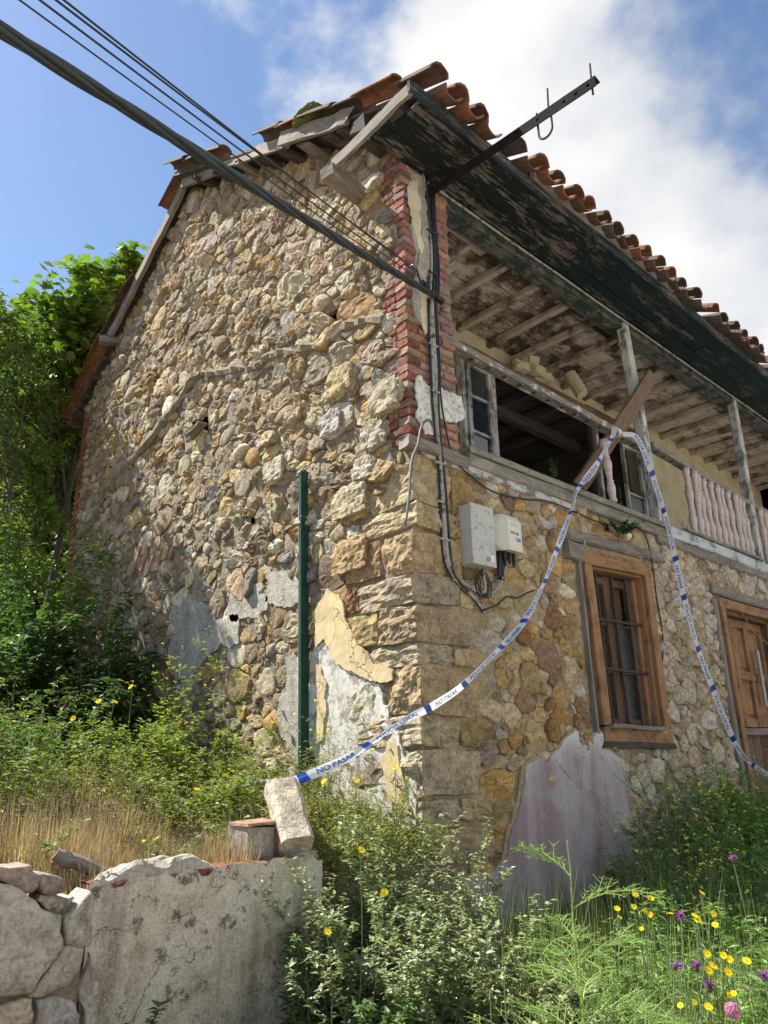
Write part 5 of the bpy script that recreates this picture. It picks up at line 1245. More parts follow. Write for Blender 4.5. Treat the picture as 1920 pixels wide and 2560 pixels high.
tag(MB().bar(a, b, .06, .022, (-1, -.4, .3), 3, .002, .003).build('pine_batten', MT['wood_pink']), 'short pinkish pine batten tilted among the terrace weeds', 'batten')
a, b = at(205, 1735, 1, .2), at(262, 1815, 1, -.1)
a, b = at(118, 1846, 1, -.16), at(232, 1892, 1, -.22)
tag(MB().tube([a.lerp(b, t) + V((0, U(-.01, .01), U(-.008, .008))) for t in (0, .2, .4, .6, .8, 1)], [.022, .03, .026, .028, .024, .016], 8).build('dead_branch', MT['wood']), 'grey dead branch lying on the wall edge under dry grass', 'branch')
a = at(355, 1690, 0, -.16); tag(MB().tube([V((a.x, a.y, .95)), V((a.x, a.y, 1.08)), V((a.x - .01, a.y + .01, 1.17)), V((a.x, a.y, 1.21))], [.13, .125, .11, .07], 10).build('wood_stump', MT['wood']), 'weathered round stump standing at the gable foot', 'stump')

# ================================================================== plants
def nrm(a): return a / np.maximum(np.linalg.norm(a, axis=-1, keepdims=True), 1e-9)
def lance():   return np.array([(0, 0, 0), (-.5, .42, .07), (0, .48, -.02), (.5, .42, .07), (0, 1, -.10)]), [(0, 2, 1), (0, 3, 2), (1, 2, 4), (2, 3, 4)]
def maple():
    p = [(0, 0, 0)]; ang = [(-.75, .35), (-.9, .62), (-.45, .52), (-.55, .92), (-.18, .66), (0, 1.08), (.18, .66), (.55, .92), (.45, .52), (.9, .62), (.75, .35)]
    v = [(0, 0, 0)] + [(x * .62, y, -.06 * abs(x) * 2) for x, y in [(-.35, .02)] + ang + [(.35, .02)]]
    v.append((0, .45, .04)); c = len(v) - 1
    return np.array(v), [(c, k + 1, k) if k else (c, 1, 0) for k in range(0, c - 1)] + [(c, 0, c - 1)]
LANCE = lance(); MAPLE = maple()
def scatter(name, tmpl, O, D, UPV, LEN, WID, COLS, mat, parent, kind=None, smooth=False):
    """many copies of a leaf: O origins, D pointing, UPV face normal hints"""
    tv, tf = tmpl; O = np.asarray(O, float); n = len(O)
    if n == 0: return None
    Y = nrm(np.asarray(D, float)); X = nrm(np.cross(Y, np.asarray(UPV, float) + 1e-4)); Z = np.cross(X, Y)
    LEN = np.asarray(LEN, float).reshape(-1, 1, 1); WID = np.asarray(WID, float).reshape(-1, 1, 1)
    v = O[:, None, :] + X[:, None, :] * tv[None, :, 0:1] * WID + Y[:, None, :] * tv[None, :, 1:2] * LEN + Z[:, None, :] * tv[None, :, 2:3] * LEN
    k = len(tv); cnt = [len(f) for f in tf]; flat = np.array([i for f in tf for i in f])
    fl = (np.arange(n)[:, None] * k + flat[None]).ravel()
    og = np.array(origin(parent)); C = np.repeat(np.asarray(COLS, float), len(tf), axis=0)
    o = link(name, npmesh(name, v.reshape(-1, 3) - og, fl, np.tile(cnt, n), C, mat=mat, smooth=smooth), parent)
    return tag(o, kind=kind)
def tubes_np(name, lines, radii, mat, parent, col, n=3, kind=None):
    mb = MB()
    for l, r in zip(lines, radii): mb.tube(l, [r * (1 - .75 * i / (len(l) - 1)) for i in range(len(l))], n, col, cap=False)
    return mb.build(name, mat, parent, kind=kind) if mb.v else None
def cols(n, base, var=.25, yel=.0, warm=(.25, .24, .07)):
    b = np.array(base)[None] * RNG.uniform(1 - var, 1 + var, (n, 1)) * RNG.uniform(.92, 1.08, (n, 3))
    m = RNG.random(n) < yel; b[m] = np.array(warm) * RNG.uniform(.7, 1.2, (m.sum(), 1)); return np.clip(b, .004, .9)
def bend(base, lean, h, k=7, curl=.5, wig=.02):
    """a stem as a list of points"""
    b = V(base); l = V((lean[0], lean[1], 0)); out = []
    for i in range(k):
        t = i / (k - 1); out.append(b + V((0, 0, h * (t - .18 * curl * t * t))) + l * (t ** 1.6) + V((U(-wig, wig), U(-wig, wig), 0)) * t * h)
    return out
def herb(name, label, cat, base, n, h, spread, leaf, width, per, col, var=.25, yel=.03, foot=.08, branch=0, blen=.3, mat='clump', stem=(.10, .14, .05), r=.003, tmpl=None, lo=.05, droop=.25, group=None, flowers=None, top_small=.5, lean=(0, 0)):
    root = thing(name, label, cat, base, group); lines = []; rad = []; O = []; D = []; UPV = []; LN = []; tips = []
    for _ in range(n):
        a = U(0, 6.28); rr = foot * math.sqrt(U(0, 1)); sp = spread * U(.3, 1)
        hh = h * U(.62, 1.08); ln = bend((base[0] + rr * math.cos(a), base[1] + rr * math.sin(a), base[2] - .03), (sp * math.cos(a + U(-.7, .7)) + lean[0] * hh, sp * math.sin(a + U(-.7, .7)) + lean[1] * hh), hh)
        group_lines = [ln]
        for k in range(branch):
            t = U(.25, .95); f = t * (len(ln) - 1); j = min(len(ln) - 2, int(f)); p = ln[j].lerp(ln[j+1], f - j); aa = U(0, 6.28); bl = hh * blen * U(.5, 1.2) * (1.1 - .6 * t)
            group_lines.append([p, p + V((math.cos(aa) * bl * .45, math.sin(aa) * bl * .45, bl * .45)), p + V((math.cos(aa) * bl * .75, math.sin(aa) * bl * .75, bl * .95))])
        for gi, l in enumerate(group_lines):
            lines.append(l); rad.append(r if gi == 0 else r * .6); tips.append(l[-1])
            m = int(per * (1 if gi == 0 else .45)); ph = U(0, 6.28)
            for k in range(m):
                t = lo + (1 - lo) * (k + U(0, 1)) / m if gi == 0 else U(.1, 1); f = t * (len(l) - 1); j = min(len(l) - 2, int(f)); p = l[j].lerp(l[j+1], f - j)
                aa = ph + k * 2.4; el = U(-.15, .75); O.append(p); D.append((math.cos(aa) * math.cos(el), math.sin(aa) * math.cos(el), math.sin(el) - droop)); UPV.append((U(-.35, .35), U(-.35, .35), 1)); LN.append(leaf * U(.55, 1.15) * (1 - (1 - top_small) * t if gi == 0 else .7))
    tubes_np('stem', lines, rad, MT['stem'], root, stem)
    LN = np.array(LN); scatter('foliage', tmpl or LANCE, O, D, UPV, LN, LN * width * RNG.uniform(.8, 1.2, len(LN)), cols(len(O), col, var, yel), MT[mat], root)
    if flowers:
        fc, fr_, fn, pr = flowers; mb = MB()
        for p in tips:
            if U(0, 1) > pr: continue
            for k in range(fn):
                q = p + V((U(-1, 1), U(-1, 1), U(-.6, .8))) * fr_ * 1.6; s_ = fr_ * U(.7, 1.2); ax = V((U(-.6, .6), U(-.9, .2), 1)).normalized(); a = ax.orthogonal().normalized(); b = ax.cross(a)
                c = tuple(x * U(.8, 1.1) for x in fc); ring = [q + (a * math.cos(2*math.pi*i/6) + b * math.sin(2*math.pi*i/6)) * s_ for i in range(6)]
                mb.add([q + ax * s_ * .35] + ring, [(0, i+1, (i+1) % 6 + 1) for i in range(6)], c)
        if mb.v: mb.build('flowers', MT['petal'], root, kind='stuff')
    return root
def tree(name, label, base, h, trunk_r, centers, nleaf, leaf, width, col, var, yel, tmpl, spread=.45, group=None, lo=.25):
    """trunk and limbs reaching clump centres; leaves gathered round the limb ends"""
    root = thing(name, label, 'tree', base, group); b = V(base); mb = MB()
    top = b + V((U(-.2, .2), U(-.2, .2), h * .9)); tr = [b.lerp(top, t) + V((U(-.08, .08), U(-.08, .08), 0)) for t in (0, .2, .4, .6, .8, 1)]
    mb.tube(tr, [trunk_r * (1 - .8 * i / 5) for i in range(6)], 8); mb.build('trunk', MT['bark'], root)
    lim = MB(); O = []; D = []; UPV = []
    for c, rad, cnt in centers:
        c = V(c); t = min(.95, max(lo, (c.z - b.z) / h * .75)); s0 = b.lerp(top, t); m = s0.lerp(c, .5) + V((U(-.2, .2), U(-.2, .2), .15)); lim.tube([s0, m, c, c + (c - m).normalized() * rad * .5], [trunk_r * .28, trunk_r * .18, trunk_r * .1, trunk_r * .04], 5, cap=False)
        twigs = []
        for k in range(max(5, cnt // 26)):
            dv = V((random.gauss(0, 1), random.gauss(0, 1), random.gauss(0, .8))); dv = dv.normalized() * rad * U(.45, 1.15); e = c + dv; twigs.append((c + dv * .15, e)); lim.tube([c + dv * .15, c + dv * .6 + V((0, 0, .04)), e], [.012, .008, .003], 3, cap=False)
        for k in range(int(cnt * 1.35)):
            s_, e = random.choice(twigs); q = s_.lerp(e, U(.25, 1.05)); q = q + V((random.gauss(0, 1), random.gauss(0, 1), random.gauss(0, 1))) * leaf * .6
            dv = (e - s_).normalized(); aa = U(0, 6.28); O.append(q); D.append((dv.x * .6 + math.cos(aa) * .8, dv.y * .6 + math.sin(aa) * .8, dv.z * .3 - U(0, .8))); UPV.append((U(-.6, .6), U(-.6, .6), 1))
    lim.build('limbs', MT['bark'], root)
    n = len(O); LN = leaf * RNG.uniform(.6, 1.15, n)
    scatter('crown', tmpl, O, D, UPV, LN, LN * width, cols(n, col, var, yel, (.16, .22, .03)), MT['clump'], root); return root
def RAY(a, b, dist): return on_ray(a, b, dist)
# trees behind and beside the far end of the gable
cen = []
for a, b, dd, rad, cnt in ((285, 590, 13.2, .45, 260), (285, 640, 13.0, .45, 260), (215, 640, 12.6, .5, 420), (150, 690, 12.5, .7, 650), (215, 730, 12.3, .7, 650), (110, 780, 12.2, .8, 700), (170, 830, 13.0, .6, 620), (130, 920, 13., .8, 600), (90, 1010, 13, .8, 500), (130, 1080, 13, .7, 380), (240, 800, 12.6, .5, 300), (90, 690, 12.8, .5, 260), (60, 880, 12.3, .7, 450)): cen.append((RAY(a, b, dd), rad, cnt))
q = RAY(170, 900, 12.4)
tree('maple_tree', 'bright green maple tree rising behind the far roof corner', (q.x, q.y + .3, 1.0), 6.2, .09, cen, 0, .165, .95, (.135, .215, .045), .3, .14, MAPLE)
cen = []
for a, b, dd, rad, cnt in ((5, 690, 10, .45, 420), (30, 760, 11, .6, 700), (10, 850, 11, .7, 800), (60, 850, 11.5, .6, 600), (30, 960, 11, .8, 900), (90, 930, 12.5, .7, 650), (10, 1060, 11, .8, 800), (90, 1040, 12.6, .7, 600), (50, 1150, 11.5, .8, 700), (-40, 920, 10, .9, 800), (-30, 760, 10, .7, 600), (-20, 1180, 9.6, .8, 600)): cen.append((RAY(a, b, dd), rad, cnt))
q = RAY(30, 1000, 10.2)
tree('ash_tree', 'darker fine leaved ash tree at the left edge of the photo', (q.x, q.y, .9), 4.2, .06, cen, 0, .11, .42, (.105, .165, .04), .35, .15, LANCE)
cen = []
for a, b, dd, rad, cnt in ((130, 1010, 15.5, .9, 900), (60, 1090, 15.5, 1.1, 1000), (160, 1130, 15.5, 1., 900), (100, 1210, 15.5, 1.1, 900), (0, 1180, 15.5, 1.1, 900), (200, 1230, 15, 1, 700), (20, 1300, 13, 1.0, 900), (110, 1330, 13, 1.0, 900), (180, 1340, 13, .8, 700), (60, 1420, 12.5, 1., 900), (-20, 1430, 12.5, 1., 700), (150, 1440, 12.5, .9, 700), (30, 1530, 12, .9, 700), (120, 1540, 12, .9, 700), (190, 960, 15.5, .8, 600)): cen.append((RAY(a, b, dd), rad, cnt))
q = RAY(90, 1100, 15.6)
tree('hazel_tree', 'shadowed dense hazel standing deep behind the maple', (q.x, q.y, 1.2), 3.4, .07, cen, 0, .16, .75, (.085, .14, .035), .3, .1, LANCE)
# buddleia and other shrubs along the gable
def G(s, x): return (x, s, zt(x, s))
for s_, x, n_, h_, sp, lf, wd, per, cl, kind, lab in (
    (5.0, -.75, 16, 2.7, .6, .23, .23, 60, (.13, .20, .05), 'buddleia_bush', 'tall buddleia with long pale drooping leaves below the rear brick quoin'),
    (4.9, -1.9, 15, 1.95, .6, .21, .24, 56, (.11, .175, .05), 'buddleia_bush', 'smaller buddleia with grey green leaves leaning from the left photo edge'),
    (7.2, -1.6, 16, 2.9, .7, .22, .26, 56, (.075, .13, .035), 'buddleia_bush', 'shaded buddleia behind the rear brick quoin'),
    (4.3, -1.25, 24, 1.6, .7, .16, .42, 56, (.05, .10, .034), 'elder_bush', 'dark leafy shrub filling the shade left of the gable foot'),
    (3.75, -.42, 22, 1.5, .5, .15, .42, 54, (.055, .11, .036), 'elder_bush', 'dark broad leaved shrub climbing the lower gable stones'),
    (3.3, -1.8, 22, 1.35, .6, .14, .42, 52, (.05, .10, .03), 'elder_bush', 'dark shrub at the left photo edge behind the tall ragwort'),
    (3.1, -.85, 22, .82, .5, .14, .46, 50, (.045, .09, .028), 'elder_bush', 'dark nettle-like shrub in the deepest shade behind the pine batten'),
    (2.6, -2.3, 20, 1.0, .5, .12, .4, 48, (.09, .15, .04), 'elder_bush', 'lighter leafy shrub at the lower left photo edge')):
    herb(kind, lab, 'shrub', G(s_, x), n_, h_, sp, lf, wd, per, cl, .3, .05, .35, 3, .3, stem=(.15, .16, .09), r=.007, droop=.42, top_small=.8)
herb('silver_weed_plant', 'single upright plant with white-backed leaves against the gable', 'plant', G(2.75, -.35), 2, .78, .08, .12, .34, 26, (.17, .24, .13), .3, .0, .04, 1, .2, 'leaf_gloss', r=.004, droop=.2)
# tall yellow-flowered weeds on the terrace
YL = (.75, .62, .03)
spots = ((2.25, -.42, 1.05, 'tall nipplewort with bright heart leaves left of the green post'), (1.95, -.5, .95, 'second nipplewort stem standing nearer the green post'), (2.5, -.38, 1.15, 'nipplewort with the highest yellow flower sprays on the gable'), (1.55, -.38, 1.0, 'thin yellow sprays just left of the green post'), (1.75, -.62, .62, 'short leafy nipplewort before the slack tape'))
for s_, x, h_, lab in spots: herb('nipplewort', lab, 'weed', G(s_, x), 3, h_, .16, .075, .62, 11, (.16, .24, .035), .3, .35, .06, 7, .42, stem=(.2, .24, .08), r=.0028, flowers=((.72, .66, .08), .008, 3, .7), top_small=.3, lo=.1)
spots = ((.75, -.30, .85, 'hawkbit clump with yellow heads right of the green post'), (.45, -.34, .78, 'hawkbit clump before the mottled white plaster'), (.2, -.42, .95, 'hawkbit clump beside the house corner under the tape'), (.95, -.55, .55, 'low hawkbit behind the leaning stone block'))
for s_, x, h_, lab in spots: herb('hawkbit', lab, 'weed', G(s_, x), 5, h_, .24, .06, .22, 12, (.17, .20, .05), .3, .3, .1, 6, .4, stem=(.24, .23, .09), r=.0022, flowers=((.85, .68, .02), .0115, 1, .28), top_small=.35)
herb('ragwort', 'tall ragwort with yellow heads at the left photo edge', 'weed', G(1.6, -2.1), 7, .95, .26, .09, .2, 22, (.13, .19, .05), .3, .12, .1, 5, .3, stem=(.2, .23, .1), r=.004, flowers=((.85, .68, .02), .014, 1, .35))
herb('ragwort', 'pale ragwort gone to seed left of the pine batten', 'weed', G(2.0, -1.75), 6, .92, .24, .08, .2, 20, (.15, .20, .07), .3, .12, .1, 5, .3, stem=(.22, .24, .12), r=.004, flowers=((.85, .68, .02), .014, 1, .3))
herb('ragwort', 'leaning ragwort spray over the left end of the wall', 'weed', G(.5, -2.35), 6, .6, .3, .08, .2, 22, (.16, .21, .07), .3, .15, .1, 4, .3, stem=(.22, .24, .1), r=.003, flowers=((.85, .68, .02), .012, 1, .12))
# dry grass mat and green ground cover on the terrace
def blades(name, n, region, h, col, var, mat='clump', w_=.0035, lean=.5, yel=0, zf=zt):
    P = [];
    while len(P) < n:
        x, y, k = region(); P.append((x, y, zf(x, y) - .01, k))
    P = np.array(P); a = RNG.uniform(0, 6.28, n); l = RNG.uniform(.1, 1, n) * lean
    D = np.stack([np.cos(a) * l, np.sin(a) * l, np.ones(n)], 1); LN = h * RNG.uniform(.4, 1.1, n) * P[:, 3]
    tv = np.array([(-.5, 0, 0), (.5, 0, 0), (-.42, .4, .05), (.42, .4, .05), (-.25, .75, -.06), (.25, .75, -.06), (0, 1, -.25)]); tf = [(0, 1, 3, 2), (2, 3, 5, 4), (4, 5, 6)]
    U2 = np.stack([np.cos(a), np.sin(a), -.2 * np.ones(n)], 1)
    return scatter(name, (tv, tf), P[:, :3], D, U2, LN, np.full(n, w_) * RNG.uniform(.7, 1.4, n), cols(n, col, var, yel), MT[mat], None, 'stuff')
for cl_, n_, hh, ln_ in (((.40, .29, .23), 8500, .25, 1.6), ((.30, .195, .175), 6500, .30, 1.3), ((.48, .38, .29), 4200, .23, 1.9)):
    blades('dry_grass', n_, lambda: (lambda x, y: (x, y, max(.25, .75 + 1.1 * noise.noise((x * 3.2, y * 3.2, 1)))))(U(-2.45, -1.3), -.26 + abs(random.gauss(0, .45))), hh, cl_, .35, w_=.0028, lean=ln_)
blades('terrace_grass', 9000, lambda: (U(-3.2, -.02), U(-.26, 5.5), U(.5, 1)), .28, (.20, .20, .08), .35, w_=.0035, lean=1.0, yel=.5)
def cover(name, n, region, leaf, width, col, var, yel, h, zf, mat='clump', tmpl=LANCE):
    O = []; D = []; UPV = []
    for _ in range(n):
        x, y, k = region(); z = zf(x, y) + h * k * U(0, 1) ** .7; a = U(0, 6.28); O.append((x, y, z)); D.append((math.cos(a), math.sin(a), U(-.3, .6))); UPV.append((U(-.5, .5), U(-.5, .5), 1))
    LN = leaf * RNG.uniform(.5, 1.2, n); scatter(name, tmpl, O, D, UPV, LN, LN * width, cols(n, col, var, yel), MT[mat], None, 'stuff')
clumpy = lambda x, y, s_=2.5: max(.15, .6 + noise.noise((x * s_, y * s_, 4)) * .9)
cover('ground_cover', 15000, lambda: (lambda x, y: (x, y, clumpy(x, y) * (.25 if x < -1.25 and y < .6 else 1.2)))(U(-3.2, -.04), U(-.28, 4.5)), .05, .55, (.15, .19, .06), .38, .28, .24, zt)
cover('ground_cover', 5000, lambda: (lambda x, y: (x, y, clumpy(x, y)))(U(-1.05, -.04), U(-.36, .9)), .04, .35, (.19, .20, .06), .35, .35, .24, zt)
# mixed weeds rising over the terrace
k = 0
for s_, x, h_, cl, lf, wd, ye, lab in (
    (.15, -2.2, .30, (.15, .21, .06), .055, .4, .2, 'low weeds above the boulder wall'), (.35, -1.75, .26, (.17, .19, .07), .045, .35, .35, 'yellowing weeds behind the dead branch'), (.1, -1.5, .22, (.14, .20, .06), .05, .45, .15, 'low weeds behind the mortar lump'),
    (.8, -2.1, .42, (.14, .20, .06), .06, .3, .15, 'feathery weeds at the lower left edge'), (.9, -1.55, .34, (.19, .20, .07), .045, .3, .4, 'half dry weeds in the middle of the terrace'), (.55, -1.15, .32, (.16, .23, .05), .055, .55, .25, 'heart leaved weeds left of the brick stub'),
    (1.3, -1.9, .55, (.13, .20, .06), .065, .26, .1, 'tall weeds left of the pine batten'), (1.5, -1.2, .40, (.17, .23, .05), .06, .55, .3, 'yellow green weeds before the stump'), (1.2, -.75, .42, (.18, .245, .05), .065, .6, .3, 'bright weeds left of the leaning stone block'),
    (1.7, -.9, .50, (.16, .23, .05), .06, .5, .25, 'bright leafy weeds over the slack tape'), (2.3, -1.4, .48, (.12, .19, .05), .065, .4, .12, 'green weeds at the foot of the dark shrubs'), (2.4, -.6, .42, (.15, .22, .05), .06, .5, .2, 'leafy weeds along the gable foot'),
    (.35, -.75, .34, (.19, .20, .07), .05, .3, .4, 'straw coloured weeds right of the stone block'), (.65, -.5, .42, (.18, .20, .06), .05, .3, .35, 'thin weeds at the foot of the green post'), (.1, -.38, .40, (.19, .21, .07), .045, .3, .35, 'yellowing weeds at the house corner'), (.0, -.65, .36, (.18, .205, .07), .045, .35, .3, 'rusty green weeds above the pellitory bushes'), (-.2, -.85, .30, (.19, .20, .07), .045, .35, .35, 'weeds on the bank beside the wall end')):
    herb('terrace_weed', lab, 'weed', G(s_, x), 6 if x < -1.4 and s_ < .6 else 18, h_ * 1.1, .26, lf, wd, 26, cl, .35, ye * .8, .22, 5, .4, stem=(.22, .22, .10), r=.002, droop=.1, top_small=.6, flowers=((.85, .70, .03), .008, 1, .03))
# plants at the house corner, in front of the garden wall
SG_ = (.27, .315, .17)
for x, y, h_, n_, lab in ((-.97, -.60, .86, 24, 'pale pellitory bush overlapping the right end of the garden wall'), (-.70, -.57, 1.0, 26, 'tallest pale pellitory bush hiding the foot of the house corner'), (-1.08, -.88, .72, 24, 'sunlit pellitory bush lower left of the tallest one'), (-.78, -.95, .70, 26, 'low sunlit pellitory bush in front of the tallest one'), (-.48, -.58, .78, 16, 'narrow pellitory at the right side of the corner bushes'), (-.95, -1.28, .52, 22, 'pellitory bush at the bottom edge of the photo'), (-.93, -.47, .66, 16, 'pellitory behind the wall end in the shade of its neighbours'), (-.55, -1.1, .42, 18, 'small pellitory bush left of the dark corner foot')):
    herb('pellitory_bush', lab, 'bush', (x, y, zg(x, y)), int(n_ * .85), h_, .30, .046, .50, 66, SG_, .3, .06, .17, 6, .24, 'leaf_gloss', stem=(.18, .2, .1), r=.003, droop=.15, top_small=.8, group='pellitory bushes at the corner')
for x, y, h_, n_, lab in ((-1.22, -.62, .66, 12, 'green leafy weed against the right end of the rendered wall'), (-1.36, -.66, .40, 9, 'shorter green weed in front of the rendered wall'), (-1.2, -1.05, .5, 16, 'dark green weed at the bottom of the photo below the pellitory'), (-1.75, -.55, .46, 5, 'thin sprig of leaves against the rendered wall middle'), (-1.98, -.52, .50, 5, 'small sprig at the joint of boulders and rendered wall'), (-1.58, -.6, .36, 5, 'tiny sprig low on the rendered wall')):
    herb('wall_weed', lab, 'weed', (x, y, zg(x, y) - .05), n_, h_, .14, .062, .45, 40, (.095, .165, .045), .3, .05, .1, 2, .25, stem=(.14, .19, .07), r=.003, droop=.2, top_small=.55)
herb('dock_plant', 'broad leaved dock with long pale leaves before the wall end', 'plant', (-1.0, -.9, zg(-1, -.9)), 3, .62, .2, .17, .28, 9, (.12, .2, .045), .25, .05, .05, 0, .2, r=.005, stem=(.2, .26, .08))
# right-hand vegetation before the front wall and door
for x, y, h_, n_, lf, wd, cl, lab in (
    (3.35, -.42, 1.02, 30, .085, .40, (.095, .17, .04), 'dense green shrub covering the foot of the door'),
    (2.85, -.45, .90, 28, .08, .40, (.10, .175, .042), 'leafy green shrub between door and window'),
    (2.4, -.42, .70, 24, .07, .34, (.10, .165, .045), 'low green shrub under the whitish stones'),
    (2.0, -.42, .55, 20, .07, .30, (.105, .17, .05), 'green weeds right of the purple render'),
    (3.1, -.85, .92, 28, .085, .30, (.09, .155, .04), 'tall leafy weeds at the right photo edge'),
    (2.4, -.85, .78, 26, .075, .24, (.10, .16, .05), 'narrow leaved weeds in the middle of the right bank'),
    (1.85, -.85, .60, 24, .07, .22, (.105, .165, .055), 'fine leaved weeds beside the lower purple render'),
    (1.35, -.95, .45, 22, .065, .24, (.10, .16, .05), 'low weeds before the lower edge of the purple render'),
    (1.75, -1.25, .60, 26, .075, .20, (.095, .15, .05), 'tangled stems above the yellow flowers'),
    (1.0, -1.3, .46, 26, .07, .18, (.10, .155, .055), 'tangled weeds among the upper yellow flowers'),
    (.5, -1.45, .46, 26, .07, .18, (.10, .155, .055), 'fine weeds left of the yellow flowers'),
    (.75, -1.7, .44, 26, .075, .2, (.095, .15, .05), 'weeds at the right photo edge below the yellow flowers'),
    (.1, -1.75, .40, 26, .065, .18, (.10, .16, .055), 'weeds under the lowest yellow flowers'),
    (-.3, -1.7, .32, 22, .06, .18, (.10, .16, .055), 'low weeds between the fennel plants'),
    (-.15, -2.05, .38, 24, .065, .2, (.095, .15, .05), 'weeds round the pink flower cluster'),
    (-.55, -2.15, .30, 22, .06, .2, (.10, .16, .05), 'lowest weeds in the bottom right corner'),
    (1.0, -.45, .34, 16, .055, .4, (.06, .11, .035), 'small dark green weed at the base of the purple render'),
    (.55, -.52, .30, 14, .055, .4, (.055, .10, .03), 'dark weed in front of the dark wall foot'),
    (.15, -.62, .30, 14, .055, .36, (.07, .12, .038), 'small leafy weed at the dark foot of the corner')):
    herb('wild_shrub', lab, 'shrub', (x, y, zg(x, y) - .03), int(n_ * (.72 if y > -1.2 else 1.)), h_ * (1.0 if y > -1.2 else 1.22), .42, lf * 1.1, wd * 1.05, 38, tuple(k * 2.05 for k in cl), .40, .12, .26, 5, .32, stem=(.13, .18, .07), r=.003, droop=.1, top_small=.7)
for x, y, h_, lab in ((2.15, -.62, 1.0, 'tall hedge mustard with tiny yellow flowers over the purple render edge'), (2.6, -.75, 1.05, 'hedge mustard with tiny yellow flowers before the whitish stones'), (1.55, -.75, .82, 'sprawling hedge mustard crossing the purple render'), (2.2, -1.05, .9, 'hedge mustard sprays at the right photo edge'), (1.1, -1.1, .72, 'hedge mustard low over the base of the purple render'), (1.5, -1.3, .75, 'hedge mustard above the upper yellow flowers'), (1.85, -.4, 1.2, 'upright hawkweed with yellow heads under the barred window')):
    herb('hedge_mustard', lab, 'weed', (x, y, zg(x, y)), 6, h_, .5, .06, .2, 9, (.12, .18, .05), .3, .1, .08, 9, .5, stem=(.17, .22, .08), r=.0024, flowers=((.85, .80, .12), .0075, 3, .8), top_small=.3)
blades('verge_grass', 16000, lambda: (U(-.6, 4), U(-2.6, -.1), U(.4, 1.25)), .55, (.22, .27, .11), .35, w_=.004, lean=.9, yel=.06, zf=zg)
cover('weed_cover', 12000, lambda: (lambda x, y: (x, y, clumpy(x, y)))(U(-.6, 3.8), U(-2.4, -.1)), .055, .3, (.145, .22, .065), .4, .1, .30, zg)
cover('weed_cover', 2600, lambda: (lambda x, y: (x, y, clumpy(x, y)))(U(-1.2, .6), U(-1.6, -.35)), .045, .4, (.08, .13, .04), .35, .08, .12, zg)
# fennel: feathery, sunlit
def fennel(label, base, h, n_f, seed, lean=(0, 0)):
    random.seed(seed); root = thing('fennel_plant', label, 'fennel', base, 'fennel plants'); st = MB(); fo = MB(); b = V(base); c1 = (.27, .36, .08); c2 = (.27, .37, .11)
    stem_ = bend(base, (lean[0], lean[1]), h, 9, .3, .01); st.tube(stem_, [.007 * (1 - .7 * i / 8) for i in range(9)], 7, c1)
    for k in range(n_f):
        t = .12 + .86 * k / n_f; f = t * 8; j = min(7, int(f)); p = stem_[j].lerp(stem_[j+1], f - j); a = k * 2.4 + U(-.4, .4); ln_ = h * (.46 - .30 * t) * U(.75, 1.25) + .05; el = U(.35, .95)
        dv = V((math.cos(a), math.sin(a), el)).normalized(); m = 9; rach = [p + dv * ln_ * i / m + V((0, 0, -.35 * ln_ * (i / m) ** 2)) for i in range(m + 1)]; st.tube(rach, [.0028 * (1 - .7 * i / m) for i in range(m + 1)], 4, c1, cap=False)
        for i in range(1, m + 1):
            for s_ in (-1, 1):
                d0 = (rach[i] - rach[i-1]).normalized(); side = d0.cross(V((U(-.3, .3), U(-.3, .3), 1))).normalized() * s_; l2 = ln_ * .42 * (1.05 - .6 * i / m) * U(.7, 1.2); d1 = (d0 * .6 + side * .9 + V((0, 0, U(-.2, .4)))).normalized(); q = rach[i]; e = q + d1 * l2
                fo.tube([q, q.lerp(e, .5) + V((0, 0, .004)), e], [.0016, .0013, .0009], 3, c2, cap=False)
                for u in (.35, .62, .85):
                    for w__ in (-1, 1):
                        d2 = (d1 * .75 + d1.cross(V((U(-.6, .6), U(-.6, .6), 1))).normalized() * w__ * .8 + V((0, 0, U(-.3, .4)))).normalized(); r0 = q.lerp(e, u); l3 = l2 * .38 * U(.6, 1.2); fo.tube([r0, r0 + d2 * l3], [.0012, .0008], 3, c2, cap=False)
    st.build('stem', MT['stem'], root); fo.build('foliage', MT['clump'], root); return root
def at_d(a, b, dist, z): q = RAY(a, b, dist); return (q.x, q.y, z)
q = RAY(1250, 2100, 2.55); fennel('tallest sunlit fennel with feathery fronds at the bottom of the photo', (q.x, q.y, -.04), .74, 12, 3)
q = RAY(1130, 2180, 2.7); fennel('smaller feathery fennel left of the tallest one', (q.x, q.y, -.04), .34, 9, 5)
q = RAY(1390, 2160, 2.6); fennel('drooping fennel right of the tallest one', (q.x, q.y, -.04), .46, 11, 8, (.1, 0))
q = RAY(1235, 1960, 3.0); fennel('thin fennel shoot standing against the purple render', (q.x, q.y, -.04), .92, 7, 9)
random.seed(21)
